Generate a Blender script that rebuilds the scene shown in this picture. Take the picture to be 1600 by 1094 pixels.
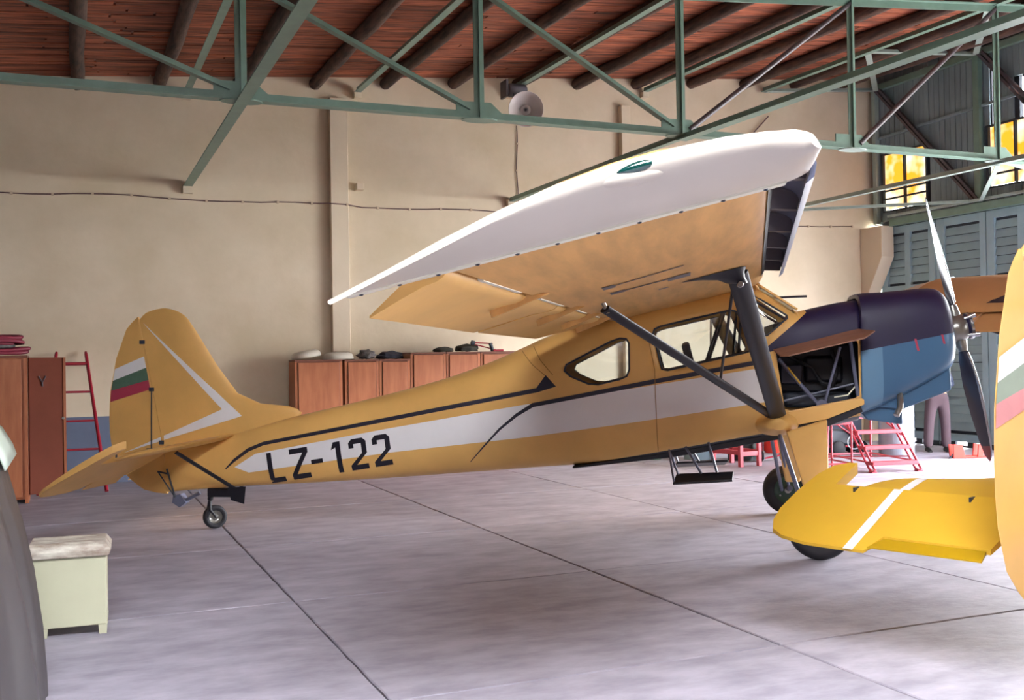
import bpy, bmesh, math, random
from math import sin, cos, pi, radians, sqrt, atan2
from mathutils import Vector, Matrix
from mathutils.bvhtree import BVHTree

random.seed(7)
for _o in list(bpy.data.objects):
    bpy.data.objects.remove(_o)
SC = bpy.context.scene
COL = SC.collection

# ------------------------------------------------------------------ camera
cam_d = bpy.data.cameras.new('camera')
cam = bpy.data.objects.new('camera', cam_d)
COL.objects.link(cam)
cam_d.sensor_width = 36.0
cam_d.lens = 1640.0 / 1600.0 * 36.0
cam_d.clip_end = 300
cam.matrix_world = (Matrix.Translation((0, 0, 1.7)) @ Matrix.Rotation(radians(-22.8), 4, 'Z')
                    @ Matrix.Rotation(pi / 2 + radians(0.594), 4, 'X') @ Matrix.Rotation(-0.016, 4, 'Z'))
SC.camera = cam

# ------------------------------------------------------------------ daylight, exposure
world = bpy.data.worlds.new('overcast_sky')
SC.world = world
world.use_nodes = True
world.node_tree.nodes['Background'].inputs[0].default_value = (0.93, 0.95, 1.0, 1)
world.node_tree.nodes['Background'].inputs[1].default_value = 47.0
SC.view_settings.view_transform = 'Standard'
SC.view_settings.look = 'None'
SC.view_settings.exposure = 0.0
SC.view_settings.gamma = 1.0
SC.view_settings.use_curve_mapping = False

def portal(name, loc, rot, sx, sy):
    d = bpy.data.lights.new(name, 'AREA')
    d.shape = 'RECTANGLE'
    d.size = sx
    d.size_y = sy
    d.cycles.is_portal = True
    o = bpy.data.objects.new(name, d)
    o.location = loc
    o.rotation_euler = rot
    COL.objects.link(o)
# right-wall door (y0, y1); unseen front-wall gap (x0, x1) added for fill light
RX, BY, LX, FY = 14.9, 16.6, -13.0, -8.0
DOOR_R = (5.2, 12.2)
FILL_F = (13.5, 14.6)
DOOR_H = 4.3
portal('door_daylight', (RX + .05, sum(DOOR_R) / 2, DOOR_H / 2), (0, radians(90), 0), DOOR_H, DOOR_R[1] - DOOR_R[0])
portal('added_gap_daylight', (sum(FILL_F) / 2, FY - .05, DOOR_H / 2), (radians(90), 0, 0), FILL_F[1] - FILL_F[0], DOOR_H)

FILL_ROOF_X, FILL_ROOF_Y = (-1.5, 3.2), (-.9, 2.0)          # unseen roof opening, added to fill the camera-facing sides with light
portal('added_roof_daylight', (sum(FILL_ROOF_X) / 2, sum(FILL_ROOF_Y) / 2, 6.6), (0, 0, 0), FILL_ROOF_X[1] - FILL_ROOF_X[0], FILL_ROOF_Y[1] - FILL_ROOF_Y[0])

# ------------------------------------------------------------------ materials
def srgb(r, g, b):
    f = lambda c: (c / 255 / 12.92) if c / 255 <= .04045 else ((c / 255 + .055) / 1.055) ** 2.4
    return (f(r), f(g), f(b), 1)

def mat(name, col, rough=.5, metal=0., var=.0, scale=3., stretch=(1, 1, 1), bump=0., col2=None, objrand=0., spec=.5, coat=0., detail=5, coords='Object', bscale=None):
    m = bpy.data.materials.new(name)
    m.use_nodes = True
    nt = m.node_tree
    N, L = nt.nodes, nt.links
    b = N['Principled BSDF']
    c = srgb(*col)
    b.inputs['Base Color'].default_value = c
    b.inputs['Roughness'].default_value = rough
    b.inputs['Metallic'].default_value = metal
    b.inputs['Specular IOR Level'].default_value = spec
    b.inputs['Coat Weight'].default_value = coat
    if var or col2 or objrand or bump:
        tc = N.new('ShaderNodeTexCoord')
        mp = N.new('ShaderNodeMapping')
        mp.inputs['Scale'].default_value = stretch
        L.new(tc.outputs[coords], mp.inputs[0])
        if objrand:
            oi = N.new('ShaderNodeObjectInfo')
            ml = N.new('ShaderNodeVectorMath'); ml.operation = 'MULTIPLY'
            cb = N.new('ShaderNodeCombineXYZ')
            for k in range(3):
                L.new(oi.outputs['Random'], cb.inputs[k])
            ml.inputs[1].default_value = (37, 91, 53)
            L.new(cb.outputs[0], ml.inputs[0])
            L.new(ml.outputs[0], mp.inputs['Location'])
        nz = N.new('ShaderNodeTexNoise')
        nz.inputs['Scale'].default_value = scale
        nz.inputs['Detail'].default_value = detail
        nz.inputs['Roughness'].default_value = .6
        L.new(mp.outputs[0], nz.inputs['Vector'])
        rp = N.new('ShaderNodeValToRGB')
        c2 = srgb(*col2) if col2 else tuple(x * (1 - var) for x in c[:3]) + (1,)
        c1 = c if col2 else tuple(min(1, x * (1 + var * .5)) for x in c[:3]) + (1,)
        rp.color_ramp.elements[0].position = .33
        rp.color_ramp.elements[1].position = .67
        rp.color_ramp.elements[0].color = c2
        rp.color_ramp.elements[1].color = c1
        L.new(nz.outputs['Fac'], rp.inputs[0])
        out = rp.outputs[0]
        if objrand:
            hs = N.new('ShaderNodeHueSaturation')
            mr = N.new('ShaderNodeMapRange')
            mr.inputs['To Min'].default_value = 1 - objrand
            mr.inputs['To Max'].default_value = 1 + objrand
            L.new(oi.outputs['Random'], mr.inputs[0])
            L.new(mr.outputs[0], hs.inputs['Value'])
            L.new(out, hs.inputs['Color'])
            out = hs.outputs[0]
        L.new(out, b.inputs['Base Color'])
        if bump:
            bp = N.new('ShaderNodeBump')
            bp.inputs['Strength'].default_value = bump
            bp.inputs['Distance'].default_value = .02
            src = nz
            if bscale:
                src = N.new('ShaderNodeTexNoise')
                src.inputs['Scale'].default_value = bscale
                src.inputs['Detail'].default_value = 6
                L.new(mp.outputs[0], src.inputs['Vector'])
            L.new(src.outputs['Fac'], bp.inputs['Height'])
            L.new(bp.outputs[0], b.inputs['Normal'])
    return m

def emis(name, c1, c2, s, scale=6):
    m = bpy.data.materials.new(name)
    m.use_nodes = True
    nt = m.node_tree
    N, L = nt.nodes, nt.links
    N.remove(N['Principled BSDF'])
    e = N.new('ShaderNodeEmission')
    nz = N.new('ShaderNodeTexNoise'); nz.inputs['Scale'].default_value = scale
    tc = N.new('ShaderNodeTexCoord')
    L.new(tc.outputs['Object'], nz.inputs['Vector'])
    rp = N.new('ShaderNodeValToRGB')
    rp.color_ramp.elements[0].position = .4
    rp.color_ramp.elements[1].position = .6
    rp.color_ramp.elements[0].color = srgb(*c1)
    rp.color_ramp.elements[1].color = srgb(*c2)
    L.new(nz.outputs['Fac'], rp.inputs[0])
    L.new(rp.outputs[0], e.inputs[0])
    e.inputs[1].default_value = s
    L.new(e.outputs[0], N['Material Output'].inputs[0])
    return m

def glassmat(name, tint=(235, 240, 240), refl=.12):
    m = bpy.data.materials.new(name)
    m.use_nodes = True
    nt = m.node_tree
    N, L = nt.nodes, nt.links
    N.remove(N['Principled BSDF'])
    t = N.new('ShaderNodeBsdfTransparent'); t.inputs[0].default_value = srgb(*tint)
    g = N.new('ShaderNodeBsdfGlossy'); g.inputs['Roughness'].default_value = .05
    f = N.new('ShaderNodeFresnel'); f.inputs[0].default_value = 1.45
    a = N.new('ShaderNodeMath'); a.operation = 'ADD'; a.inputs[1].default_value = refl
    mx = N.new('ShaderNodeMixShader')
    L.new(f.outputs[0], a.inputs[0]); L.new(a.outputs[0], mx.inputs[0])
    L.new(t.outputs[0], mx.inputs[1]); L.new(g.outputs[0], mx.inputs[2])
    L.new(mx.outputs[0], N['Material Output'].inputs[0])
    return m

M = {}
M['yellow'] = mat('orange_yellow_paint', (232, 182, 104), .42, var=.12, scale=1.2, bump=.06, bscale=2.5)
M['seam'] = mat('seam_shadow_paint', (158, 108, 44), .6)
M['yellow_top'] = mat('brownish_yellow_paint', (204, 152, 96), .5, var=.08, scale=1.5)
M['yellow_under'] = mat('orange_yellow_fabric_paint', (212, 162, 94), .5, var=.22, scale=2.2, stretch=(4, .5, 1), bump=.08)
M['lemon'] = mat('lemon_yellow_paint', (214, 170, 52), .42, var=.08, scale=1.5)
M['lemon_dark'] = mat('dull_yellow_paint', (176, 140, 12), .45, var=.08, scale=1.5)
M['white'] = mat('white_paint', (240, 238, 238), .42, var=.03, scale=3)
M['cream'] = mat('cream_paint', (200, 192, 178), .38, var=.04, scale=2)
M['creamstrip'] = mat('cream_strip_paint', (236, 234, 214), .4)
M['navy'] = mat('navy_black_paint', (22, 21, 30), .38)
M['stripe'] = mat('dark_slate_paint', (42, 40, 54), .45)
M['letter'] = mat('black_letter_paint', (24, 22, 34), .45)
M['purple'] = mat('dark_indigo_paint', (32, 24, 60), .5, var=.15, scale=2)
M['blue'] = mat('steel_blue_paint', (70, 108, 142), .32, var=.06, scale=2)
M['blue_light'] = mat('pale_steel_blue_paint', (100, 138, 168), .3)
M['green_flag'] = mat('green_flag_paint', (84, 116, 96), .5, var=.12, scale=9)
M['red_flag'] = mat('crimson_flag_paint', (178, 62, 84), .5)
M['pink_flag'] = mat('faded_red_flag_paint', (206, 136, 140), .5, var=.06, scale=6)
M['green_pale'] = mat('faded_green_flag_paint', (138, 152, 136), .5, var=.08, scale=6)
M['bay'] = mat('engine_bay_dark', (20, 20, 32), .5, var=.2, scale=8)
M['greytube'] = mat('grey_tube_paint', (96, 100, 122), .35, spec=.7)
M['steel'] = mat('bare_metal', (190, 192, 196), .25, metal=1.)
M['propdark'] = mat('dark_blade_paint', (44, 44, 56), .3)
M['hub'] = mat('hub_metal', (150, 148, 142), .3, metal=.8)
M['redtip'] = mat('dull_red_tip_paint', (120, 56, 56), .4)
M['rubber'] = mat('tyre_rubber', (30, 29, 35), .7)
M['rimgreen'] = mat('dark_green_wheel_paint', (40, 66, 52), .45)
M['interior'] = mat('cabin_lining', (150, 150, 156), .8)
M['seat'] = mat('dark_seat_cloth', (62, 62, 74), .9)
M['woodflap'] = mat('primer_brown', (142, 100, 78), .5, var=.15, scale=3, stretch=(1, 6, 6))
M['glass'] = glassmat('window_glass')
M['navglass'] = mat('green_lamp_glass', (6, 60, 56), .08, spec=.8, coat=1.)
M['gasket'] = mat('window_gasket', (48, 54, 66), .5)
# building
M['slab'] = mat('worn_concrete', (172, 168, 181), .62, col2=(142, 138, 151), scale=2.4, stretch=(1, 2.0, 1), bump=.16, objrand=.06, detail=9, coords='Object', bscale=14)
M['joint'] = mat('dark_joint', (78, 66, 70), .9)
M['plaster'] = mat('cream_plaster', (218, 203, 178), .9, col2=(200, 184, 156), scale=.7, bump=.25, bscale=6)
M['darkplaster'] = mat('low_bounce_plaster', (120, 108, 94), .9, var=.2, scale=.8)  # out-of-view walls, toned dark to cut bounced light
M['plaster_d'] = mat('cream_plaster_pier', (216, 201, 176), .9, var=.05, scale=.9, bump=.2, bscale=6)
M['dado'] = mat('slate_blue_dado', (96, 106, 128), .7, var=.1, scale=2)
M['boards'] = mat('red_brown_boards', (172, 94, 64), .8, col2=(66, 30, 18), scale=3, stretch=(.6, 7, 7), objrand=.35, bump=.3, coords='Object')
M['logs'] = mat('dark_log', (92, 68, 56), .85, col2=(44, 32, 28), scale=5, stretch=(3, .5, 3), bump=.5, objrand=.2)
M['steelgreen'] = mat('sage_green_steel_paint', (112, 140, 126), .45, var=.12, scale=5)
M['steelpale'] = mat('pale_green_steel_paint', (158, 176, 168), .45, var=.1, scale=5)
M['steelbrown'] = mat('rusty_dark_steel', (84, 76, 80), .5, var=.2, scale=6)
M['planks'] = mat('dull_teal_boards', (126, 144, 150), .7, var=.14, scale=3, stretch=(6, 6, .7), objrand=.1, bump=.15)
M['doorblue'] = mat('pale_blue_door_paint', (146, 174, 184), .6, var=.08, scale=3, objrand=.05)
M['doorgap'] = mat('dark_gap_paint', (46, 54, 62), .8)
M['sunglass'] = emis('backlit_amber_glass', (255, 168, 44), (255, 240, 205), 1.7, 2.5)
M['dust'] = mat('outside_ground', (205, 202, 196), .9, var=.1)
M['cable'] = mat('brown_cable', (96, 72, 70), .7)
M['clip'] = mat('porcelain_clip', (196, 176, 150), .6)
# things
M['wood'] = mat('orange_brown_veneer', (176, 108, 70), .45, col2=(154, 88, 54), scale=3, stretch=(5, 5, .6), objrand=.08)
M['wood_d'] = mat('dark_veneer_edge', (112, 62, 42), .5, var=.1)
M['wood_r'] = mat('reddish_dark_door', (98, 50, 36), .8, spec=.15, var=.12, scale=2)
M['red'] = mat('crimson_tube_paint', (150, 24, 44), .4)
M['redpink'] = mat('coral_red_paint', (190, 72, 86), .38, var=.05)
M['redorange'] = mat('signal_red_paint', (206, 52, 34), .45, var=.1, scale=8)
M['tarp'] = mat('grey_tarpaulin', (66, 61, 63), .42, var=.15, scale=1.2, bump=.25, bscale=2.5)
M['tarp_d'] = mat('dark_tarpaulin_lining', (46, 42, 46), .6, var=.1)
M['palecloth'] = mat('pale_green_sheet', (196, 210, 196), .6, var=.06)
M['boxpaint'] = mat('pale_green_cream_paint', (196, 196, 168), .55, var=.05, scale=3)
M['chipped'] = mat('chipped_white_paint', (216, 212, 198), .7, col2=(150, 132, 118), scale=14, stretch=(.5, 1, 1))
M['drum'] = mat('galvanised_drum', (158, 166, 180), .35, metal=.3, var=.08)
M['drumdark'] = mat('dark_green_drum_paint', (28, 40, 42), .45)
M['drumblue'] = mat('pale_blue_drum_paint', (150, 182, 200), .45)
M['khaki'] = mat('dull_brown_trousers', (90, 74, 82), .9, var=.1)
M['shirt'] = mat('dark_blue_shirt', (52, 62, 84), .9)
M['skin'] = mat('skin', (196, 146, 120), .55)
M['hair'] = mat('dark_hair', (48, 38, 34), .7)
M['shoe'] = mat('black_shoe', (26, 24, 26), .5)
M['helmet'] = mat('offwhite_shell', (206, 200, 184), .5, var=.06)
M['clothdark'] = mat('dark_grey_cloth', (58, 58, 68), .95, var=.3, scale=8)
M['clothgrey'] = mat('mid_grey_cloth', (118, 114, 112), .95, col2=(52, 50, 50), scale=14)
M['olive'] = mat('olive_cloth', (58, 56, 48), .9, var=.2, scale=8)
M['lampmetal'] = mat('grey_enamel_reflector', (206, 198, 194), .38, var=.04)
M['lampdark'] = mat('lamp_ballast_paint', (92, 88, 96), .4)
M['yellowcan'] = mat('yellow_machine_paint', (196, 150, 40), .5)
M['hose'] = mat('maroon_hose', (128, 34, 56), .5, var=.2, scale=10)

# ------------------------------------------------------------------ mesh helpers
class MB:
    def __init__(s):
        s.v, s.f, s.m = [], [], []
    def add(s, vs, fs, mi=0):
        k = len(s.v)
        s.v += [tuple(v) for v in vs]
        s.f += [tuple(i + k for i in f) for f in fs]
        s.m += [mi] * len(fs)
    def box(s, a, b, mi=0):
        (x0, y0, z0), (x1, y1, z1) = a, b
        s.add([(x0, y0, z0), (x1, y0, z0), (x1, y1, z0), (x0, y1, z0), (x0, y0, z1), (x1, y0, z1), (x1, y1, z1), (x0, y1, z1)],
              [(3, 2, 1, 0), (4, 5, 6, 7), (0, 1, 5, 4), (1, 2, 6, 5), (2, 3, 7, 6), (3, 0, 4, 7)], mi)
    def frame(s, p0, p1, up=(0, 0, 1)):
        p0, p1 = Vector(p0), Vector(p1)
        d = (p1 - p0).normalized()
        u = Vector(up)
        if abs(d.dot(u)) > .98: u = Vector((1, 0, 0)) if abs(d.x) < .9 else Vector((0, 1, 0))
        a = d.cross(u).normalized()
        b = a.cross(d).normalized()
        return p0, p1, a, b
    def beam(s, p0, p1, w, h, up=(0, 0, 1), mi=0, off=(0, 0)):
        p0, p1, a, b = s.frame(p0, p1, up)
        o = a * off[0] + b * off[1]
        vs = []
        for p in (p0, p1):
            for i, j in ((-1, -1), (1, -1), (1, 1), (-1, 1)):
                vs.append(p + o + a * (i * w / 2) + b * (j * h / 2))
        s.add(vs, [(0, 1, 2, 3), (7, 6, 5, 4), (1, 0, 4, 5), (2, 1, 5, 6), (3, 2, 6, 7), (0, 3, 7, 4)], mi)
    def tube(s, pts, r, n=8, mi=0, cap=True):
        pts = [Vector(p) for p in pts]
        rs = r if isinstance(r, (list, tuple)) else [r] * len(pts)
        vs, fs = [], []
        ref = None
        for i, p in enumerate(pts):
            d = (pts[min(i + 1, len(pts) - 1)] - pts[max(i - 1, 0)]).normalized()
            if ref is None:
                ref = d.orthogonal().normalized()
            else:
                ref = (ref - d * ref.dot(d))
                ref = ref.normalized() if ref.length > 1e-6 else d.orthogonal().normalized()
            b = d.cross(ref)
            for k in range(n):
                t = 2 * pi * k / n
                vs.append(p + (ref * cos(t) + b * sin(t)) * rs[i])
        for i in range(len(pts) - 1):
            for k in range(n):
                fs.append((i * n + k, i * n + (k + 1) % n, (i + 1) * n + (k + 1) % n, (i + 1) * n + k))
        if cap:
            fs.append(tuple(range(n))[::-1])
            fs.append(tuple((len(pts) - 1) * n + k for k in range(n)))
        s.add(vs, fs, mi)
    def oval(s, p0, p1, w, h, up=(0, 0, 1), n=14, mi=0, taper=1.):
        """bar with an elliptic section"""
        p0, p1, a, b = s.frame(p0, p1, up)
        vs = []
        for j, p in enumerate((p0, p1)):
            t_ = 1 if j == 0 else taper
            for k in range(n):
                t = 2 * pi * k / n
                vs.append(p + a * (cos(t) * w / 2 * t_) + b * (sin(t) * h / 2 * t_))
        fs = [(k, (k + 1) % n, n + (k + 1) % n, n + k) for k in range(n)] + [tuple(range(n))[::-1], tuple(range(n, 2 * n))]
        s.add(vs, fs, mi)
    def loft(s, rings, closed=True, cap0=True, cap1=True, mi=0):
        n = len(rings[0])
        vs = [p for r in rings for p in r]
        fs = []
        for i in range(len(rings) - 1):
            for k in range(n if closed else n - 1):
                fs.append((i * n + k, i * n + (k + 1) % n, (i + 1) * n + (k + 1) % n, (i + 1) * n + k))
        if cap0: fs.append(tuple(range(n))[::-1])
        if cap1: fs.append(tuple((len(rings) - 1) * n + k for k in range(n)))
        s.add(vs, fs, mi)
    def lathe(s, prof, n=32, axis='z', c=(0, 0, 0), mi=0, cap=True):
        rings = []
        for r, h in prof:
            ring = []
            for k in range(n):
                t = 2 * pi * k / n
                a, b = r * cos(t), r * sin(t)
                p = {'z': (a, b, h), 'y': (a, h, b), 'x': (h, a, b)}[axis]
                ring.append((p[0] + c[0], p[1] + c[1], p[2] + c[2]))
            rings.append(ring)
        s.loft(rings, cap0=cap, cap1=cap, mi=mi)
    def prism(s, poly, a, b, plane='xz', mi=0):
        """poly extruded between a and b along the missing axis"""
        f = {'xz': lambda p, t: (p[0], t, p[1]), 'xy': lambda p, t: (p[0], p[1], t), 'yz': lambda p, t: (t, p[0], p[1])}[plane]
        n = len(poly)
        s.add([f(p, a) for p in poly] + [f(p, b) for p in poly],
              [tuple(range(n)), tuple(range(n, 2 * n))[::-1]] + [(k, n + k, n + (k + 1) % n, (k + 1) % n) for k in range(n)], mi)
    def build(s, name, m, parent=None, smooth=35, bevel=0, seg=2, fix=True):
        me = bpy.data.meshes.new(name)
        me.from_pydata(s.v, [], s.f)
        ms = m if isinstance(m, (list, tuple)) else [m]
        for q in ms: me.materials.append(q)
        for p, i in zip(me.polygons, s.m): p.material_index = i
        if fix:
            bm = bmesh.new(); bm.from_mesh(me)
            bmesh.ops.recalc_face_normals(bm, faces=bm.faces)
            bm.to_mesh(me); bm.free()
        return link(name, me, parent, smooth, bevel, seg)

def link(name, me, parent=None, smooth=35, bevel=0, seg=2):
    o = bpy.data.objects.new(name, me)
    COL.objects.link(o)
    if parent: o.parent = parent
    if smooth:
        me.shade_smooth()
        me.set_sharp_from_angle(angle=radians(smooth))
    if bevel:
        b = o.modifiers.new('bevel', 'BEVEL')
        b.width = bevel; b.segments = seg; b.limit_method = 'ANGLE'; b.angle_limit = radians(40)
    return o

def thing(name, label, cat, loc=(0, 0, 0), rz=0, group=None):
    o = bpy.data.objects.new(name, None)
    COL.objects.link(o)
    o.empty_display_size = .1
    o.location = loc
    o.rotation_euler = (0, 0, rz)
    o['label'] = label
    o['category'] = cat
    if group: o['group'] = group
    return o

def tag(o, label, cat, group=None):
    o['label'] = label
    o['category'] = cat
    if group: o['group'] = group
    return o

def struct(name, label=None, loc=(0, 0, 0)):
    o = bpy.data.objects.new(name, None)
    COL.objects.link(o)
    o.location = loc
    o['kind'] = 'structure'
    if label: o['label'] = label
    return o

def copy_mesh(o, name, loc, parent, rot=None, scale=None):
    c = bpy.data.objects.new(name, o.data)
    COL.objects.link(c)
    c.parent = parent
    c.location = loc
    if rot: c.rotation_euler = rot
    if scale: c.scale = scale
    return c

def interp(tab, x):
    """tab: sorted list of tuples (x, a, b, ..) -> smooth interpolated values"""
    if x <= tab[0][0]: return tab[0][1:]
    if x >= tab[-1][0]: return tab[-1][1:]
    for i in range(len(tab) - 1):
        if tab[i][0] <= x <= tab[i + 1][0]:
            p1, p2 = tab[i], tab[i + 1]
            p0 = tab[i - 1] if i > 0 else p1
            p3 = tab[i + 2] if i + 2 < len(tab) else p2
            h = p2[0] - p1[0]
            t = (x - p1[0]) / h
            out = []
            for k in range(1, len(p1)):
                m1 = (p2[k] - p0[k]) / (p2[0] - p0[0]) * h if p2[0] != p0[0] else 0
                m2 = (p3[k] - p1[k]) / (p3[0] - p1[0]) * h if p3[0] != p1[0] else 0
                out.append((2 * t ** 3 - 3 * t ** 2 + 1) * p1[k] + (t ** 3 - 2 * t ** 2 + t) * m1 + (-2 * t ** 3 + 3 * t ** 2) * p2[k] + (t ** 3 - t ** 2) * m2)
            return out

def lin(tab, x):
    if x <= tab[0][0]: return tab[0][1]
    for (a, b), (c, d) in zip(tab, tab[1:]):
        if x <= c: return b + (d - b) * (x - a) / (c - a)
    return tab[-1][1]

# ================================================================== SETTING
def roof_z(x, y): return 5.95 + .086 * x - .025 * (BY - y)

def build_floor():
    fl = MB()
    fl.box((LX - .3, FY - .3, -.25), (RX + .2, BY + .3, -.018))
    f = fl.build('floor', M['joint'], smooth=0)
    f['kind'] = 'structure'
    px, py, x0, y0 = 2.38, 2.45, 1.46, 5.12
    pm = MB(); g = .007
    w, d = px / 2 - g, py / 2 - g
    rng = random.Random(3)
    # slab with slightly crumbled edges
    ring = []
    n = 14
    for k in range(4 * n):
        s, t = divmod(k, n); q = -1 + 2 * t / n
        x, y = [(q, -1), (1, q), (-q, 1), (-1, -q)][s]
        j = lambda: rng.uniform(-.004, .004)
        ring.append((x * w + j(), y * d + j()))
    pm.loft([[(x, y, -.06) for x, y in ring], [(x, y, -.006) for x, y in ring], [(x * .994, y * .994, 0) for x, y in ring]], cap0=False)
    first = None
    for i in range(-6, 7):
        for k in range(-6, 6):
            cx, cy = x0 + px * (i + .5), y0 + py * (k + .5)
            if cx - w < LX - .2 or cy - d < FY - .5 or cx - w > RX or cy - d > BY: continue
            loc = (cx, cy, rng.uniform(-.0015, .0015))
            if first is None:
                first = pm.build('concrete_slab', M['slab'], f, smooth=20)
                first.location = loc
            else:
                copy_mesh(first, 'concrete_slab', loc, f)
    return f

def build_walls():
    w = MB()
    pts = [(LX - .3, -.2), (RX + .3, -.2), (RX + .3, roof_z(RX + .3, BY) + .08), (LX - .3, roof_z(LX - .3, BY) + .08)]
    w.prism(pts, BY, BY + .35, 'xz')
    wb = w.build('wall_back', M['plaster'], smooth=0)
    wb['kind'] = 'structure'
    d = MB(); d.box((LX, BY - .006, 0), (RX - .4, BY, .98))
    d.build('blue_dado', M['dado'], wb, smooth=0)
    p = MB(); p.box((3.84, BY - .13, 0), (4.13, BY, 5.95))
    p.build('pier', M['plaster_d'], wb, smooth=0, bevel=.01)
    p = MB(); p.box((9.12, BY - .13, 0), (9.3, BY, 6.24))
    p.build('pier', M['plaster_d'], wb, smooth=0, bevel=.01)
    p = MB(); p.box((-1.75, BY - .13, 0), (-1.46, BY, 5.6))
    p.build('pier', M['plaster_d'], wb, smooth=0, bevel=.01)
    for (x, z) in ((4.33, 4.55),):
        p = MB(); p.box((x - .07, BY - .16, z - .06), (x + .05, BY, z + .05))
        p.build('wall_bracket', M['plaster_d'], wb, smooth=0, bevel=.008)
    # left and front walls, mostly out of view
    w = MB(); w.box((LX - .3, FY - .3, -.2), (LX, BY, 6.0))
    o = w.build('wall_left', M['darkplaster'], smooth=0); o['kind'] = 'structure'
    w = MB()
    w.box((LX, FY - .3, -.2), (FILL_F[0], FY, 6.2)); w.box((FILL_F[1], FY - .3, -.2), (RX, FY, 6.2))
    w.box((FILL_F[0], FY - .3, DOOR_H), (FILL_F[1], FY, 6.2))
    o = w.build('wall_front', M['darkplaster'], smooth=0); o['kind'] = 'structure'
    # stepped plaster pier in the right back corner
    w = MB()
    prof = [(16.6, 0), (16.38, 0), (16.38, 2.95), (16.0, 3.62), (16.0, 4.22), (16.6, 4.22)]
    w.prism(prof, 14.56, 14.865, 'yz')
    o = w.build('corner_pier', M['plaster_d'], wb, smooth=0, bevel=.012)

def build_right_wall():
    wr = struct('wall_right', 'wall of dull teal boards above the blue doors')
    rng = random.Random(11)
    top = lambda y: roof_z(RX, y) + .02
    # boards above the doors, each one its own piece
    y = BY
    wins = [(15.13, 16.29, 4.55, 5.68), (12.55, 13.70, 4.62, 5.70)]
    gaps = [(13.54, 13.64, 5.74, 6.80), (12.98, 13.06, 5.74, 6.42)]
    k = 0
    while y > 12.3:
        y1 = y - .128
        segs = [(4.34, top(y))]
        for (a, b, z0, z1) in wins + gaps:
            if y1 < b - .03 and y > a + .03:
                ns = []
                for (s0, s1) in segs:
                    if s1 <= z0 or s0 >= z1: ns.append((s0, s1)); continue
                    if s0 < z0: ns.append((s0, z0))
                    if s1 > z1: ns.append((z1, s1))
                segs = ns
        for s0, s1 in segs:
            if s1 - s0 < .05: continue
            m = MB(); dx = rng.uniform(-.006, .006)
            m.box((RX + dx, y1 + .005, s0), (RX + .03 + dx, y - .005, s1))
            b = m.build('plank', M['planks'], wr, smooth=0)
        y = y1; k += 1
    # sheathing behind the boards with the same holes
    def solid(y0, y1, z0, z1, name='sheathing'):
        m = MB(); m.box((RX + .04, y0, z0), (RX + .12, y1, z1)); return m.build(name, M['doorgap'], wr, smooth=0)
    solid(16.29, 16.7, 4.3, 7.3); solid(15.13, 16.29, 5.68, 7.3); solid(15.13, 16.29, 4.3, 4.55)
    solid(13.70, 15.13, 4.3, 7.3)
    solid(13.64, 13.70, 5.70, 7.3); solid(13.54, 13.64, 6.80, 7.3); solid(13.06, 13.54, 5.70, 7.3)
    solid(12.98, 13.06, 6.42, 7.3); solid(12.55, 12.98, 5.70, 7.3)
    solid(12.2, 12.55, 4.3, 7.3); solid(12.55, 13.70, 4.3, 4.62)
    m = MB()
    m.box((RX, DOOR_R[0], DOOR_H), (RX + .12, 12.3, 7.2)); m.box((RX, FY - .3, -.2), (RX + .12, DOOR_R[0], 7.2))
    m.build('plain_wall', M['planks'], wr, smooth=0)
    # frame members on the inside face
    def bar(name, p0, p1, w, h, mt, up=(1, 0, 0)):
        m = MB(); m.beam(p0, p1, w, h, up); return m.build(name, mt, wr, smooth=0, bevel=.004)
    bar('header_beam', (RX - .08, 12.2, 4.28), (RX - .08, BY - .6, 4.28), .14, .14, M['steelgreen'])
    bar('header_rail', (RX - .17, 12.2, 4.40), (RX - .17, BY - .6, 4.40), .05, .05, M['steelpale'])
    bar('post', (RX - .06, 13.86, 4.3), (RX - .06, 13.86, 7.05), .13, .1, M['steelgreen'])
    bar('post', (RX - .06, 16.42, 4.3), (RX - .06, 16.42, 7.1), .1, .1, M['steelpale'])
    bar('girt', (RX - .025, 12.2, 6.12), (RX - .025, 16.4, 6.0), .05, .05, M['planks'])
    bar('top_rail', (RX - .06, 12.2, 7.02), (RX - .06, 16.5, 7.0), .12, .1, M['steelgreen'])
    for s in (-.05, .05):
        bar('brace', (RX - .1, 16.3 + s, 6.95), (RX - .1, 13.9 + s, 4.42), .05, .07, M['steelbrown'])
        bar('brace', (RX - .1, 13.75 + s, 7.0), (RX - .1, 11.9 + s, 4.9), .05, .07, M['steelbrown'])
    # windows
    for n, (a, b, z0, z1) in enumerate(wins):
        wn = struct('window_%d' % (n + 1), 'small amber window glowing with daylight, ' + ('by the corner' if n == 0 else 'beside the light slits'), (RX, (a + b) / 2, z0))
        cy = (a + b) / 2
        mid = (z1 - z0) * .34
        for (u0, u1) in ((a, cy), (cy, b)):
            for (q0, q1) in ((0, mid - .16), (mid - .16, mid), (mid, z1 - z0)):
                m = MB(); m.box((.03, u0 - cy + .01, q0 + .01), (.036, u1 - cy - .01, q1 - .01))
                m.build('pane', M['sunglass'], wn, smooth=0)
        for (y0, y1, q0, q1) in ((a - .03, a + .02, 0, z1 - z0), (b - .02, b + .03, 0, z1 - z0), (cy - .015, cy + .015, 0, z1 - z0)):
            m = MB(); m.box((-.03, y0 - cy, q0), (.04, y1 - cy, q1)); m.build('frame_bar', M['doorgap'], wn, smooth=0)
        for q in (-.02, mid - .16, mid, z1 - z0 - .02):
            m = MB(); m.box((-.025, a - cy, q - .014), (.041, b - cy, q + .014)); m.build('frame_bar', M['doorgap'], wn, smooth=0)
    # folding doors with louvred boards
    edges = [(14.95, 16.36), (13.78, 14.93), (12.3, 13.76)]
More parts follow.
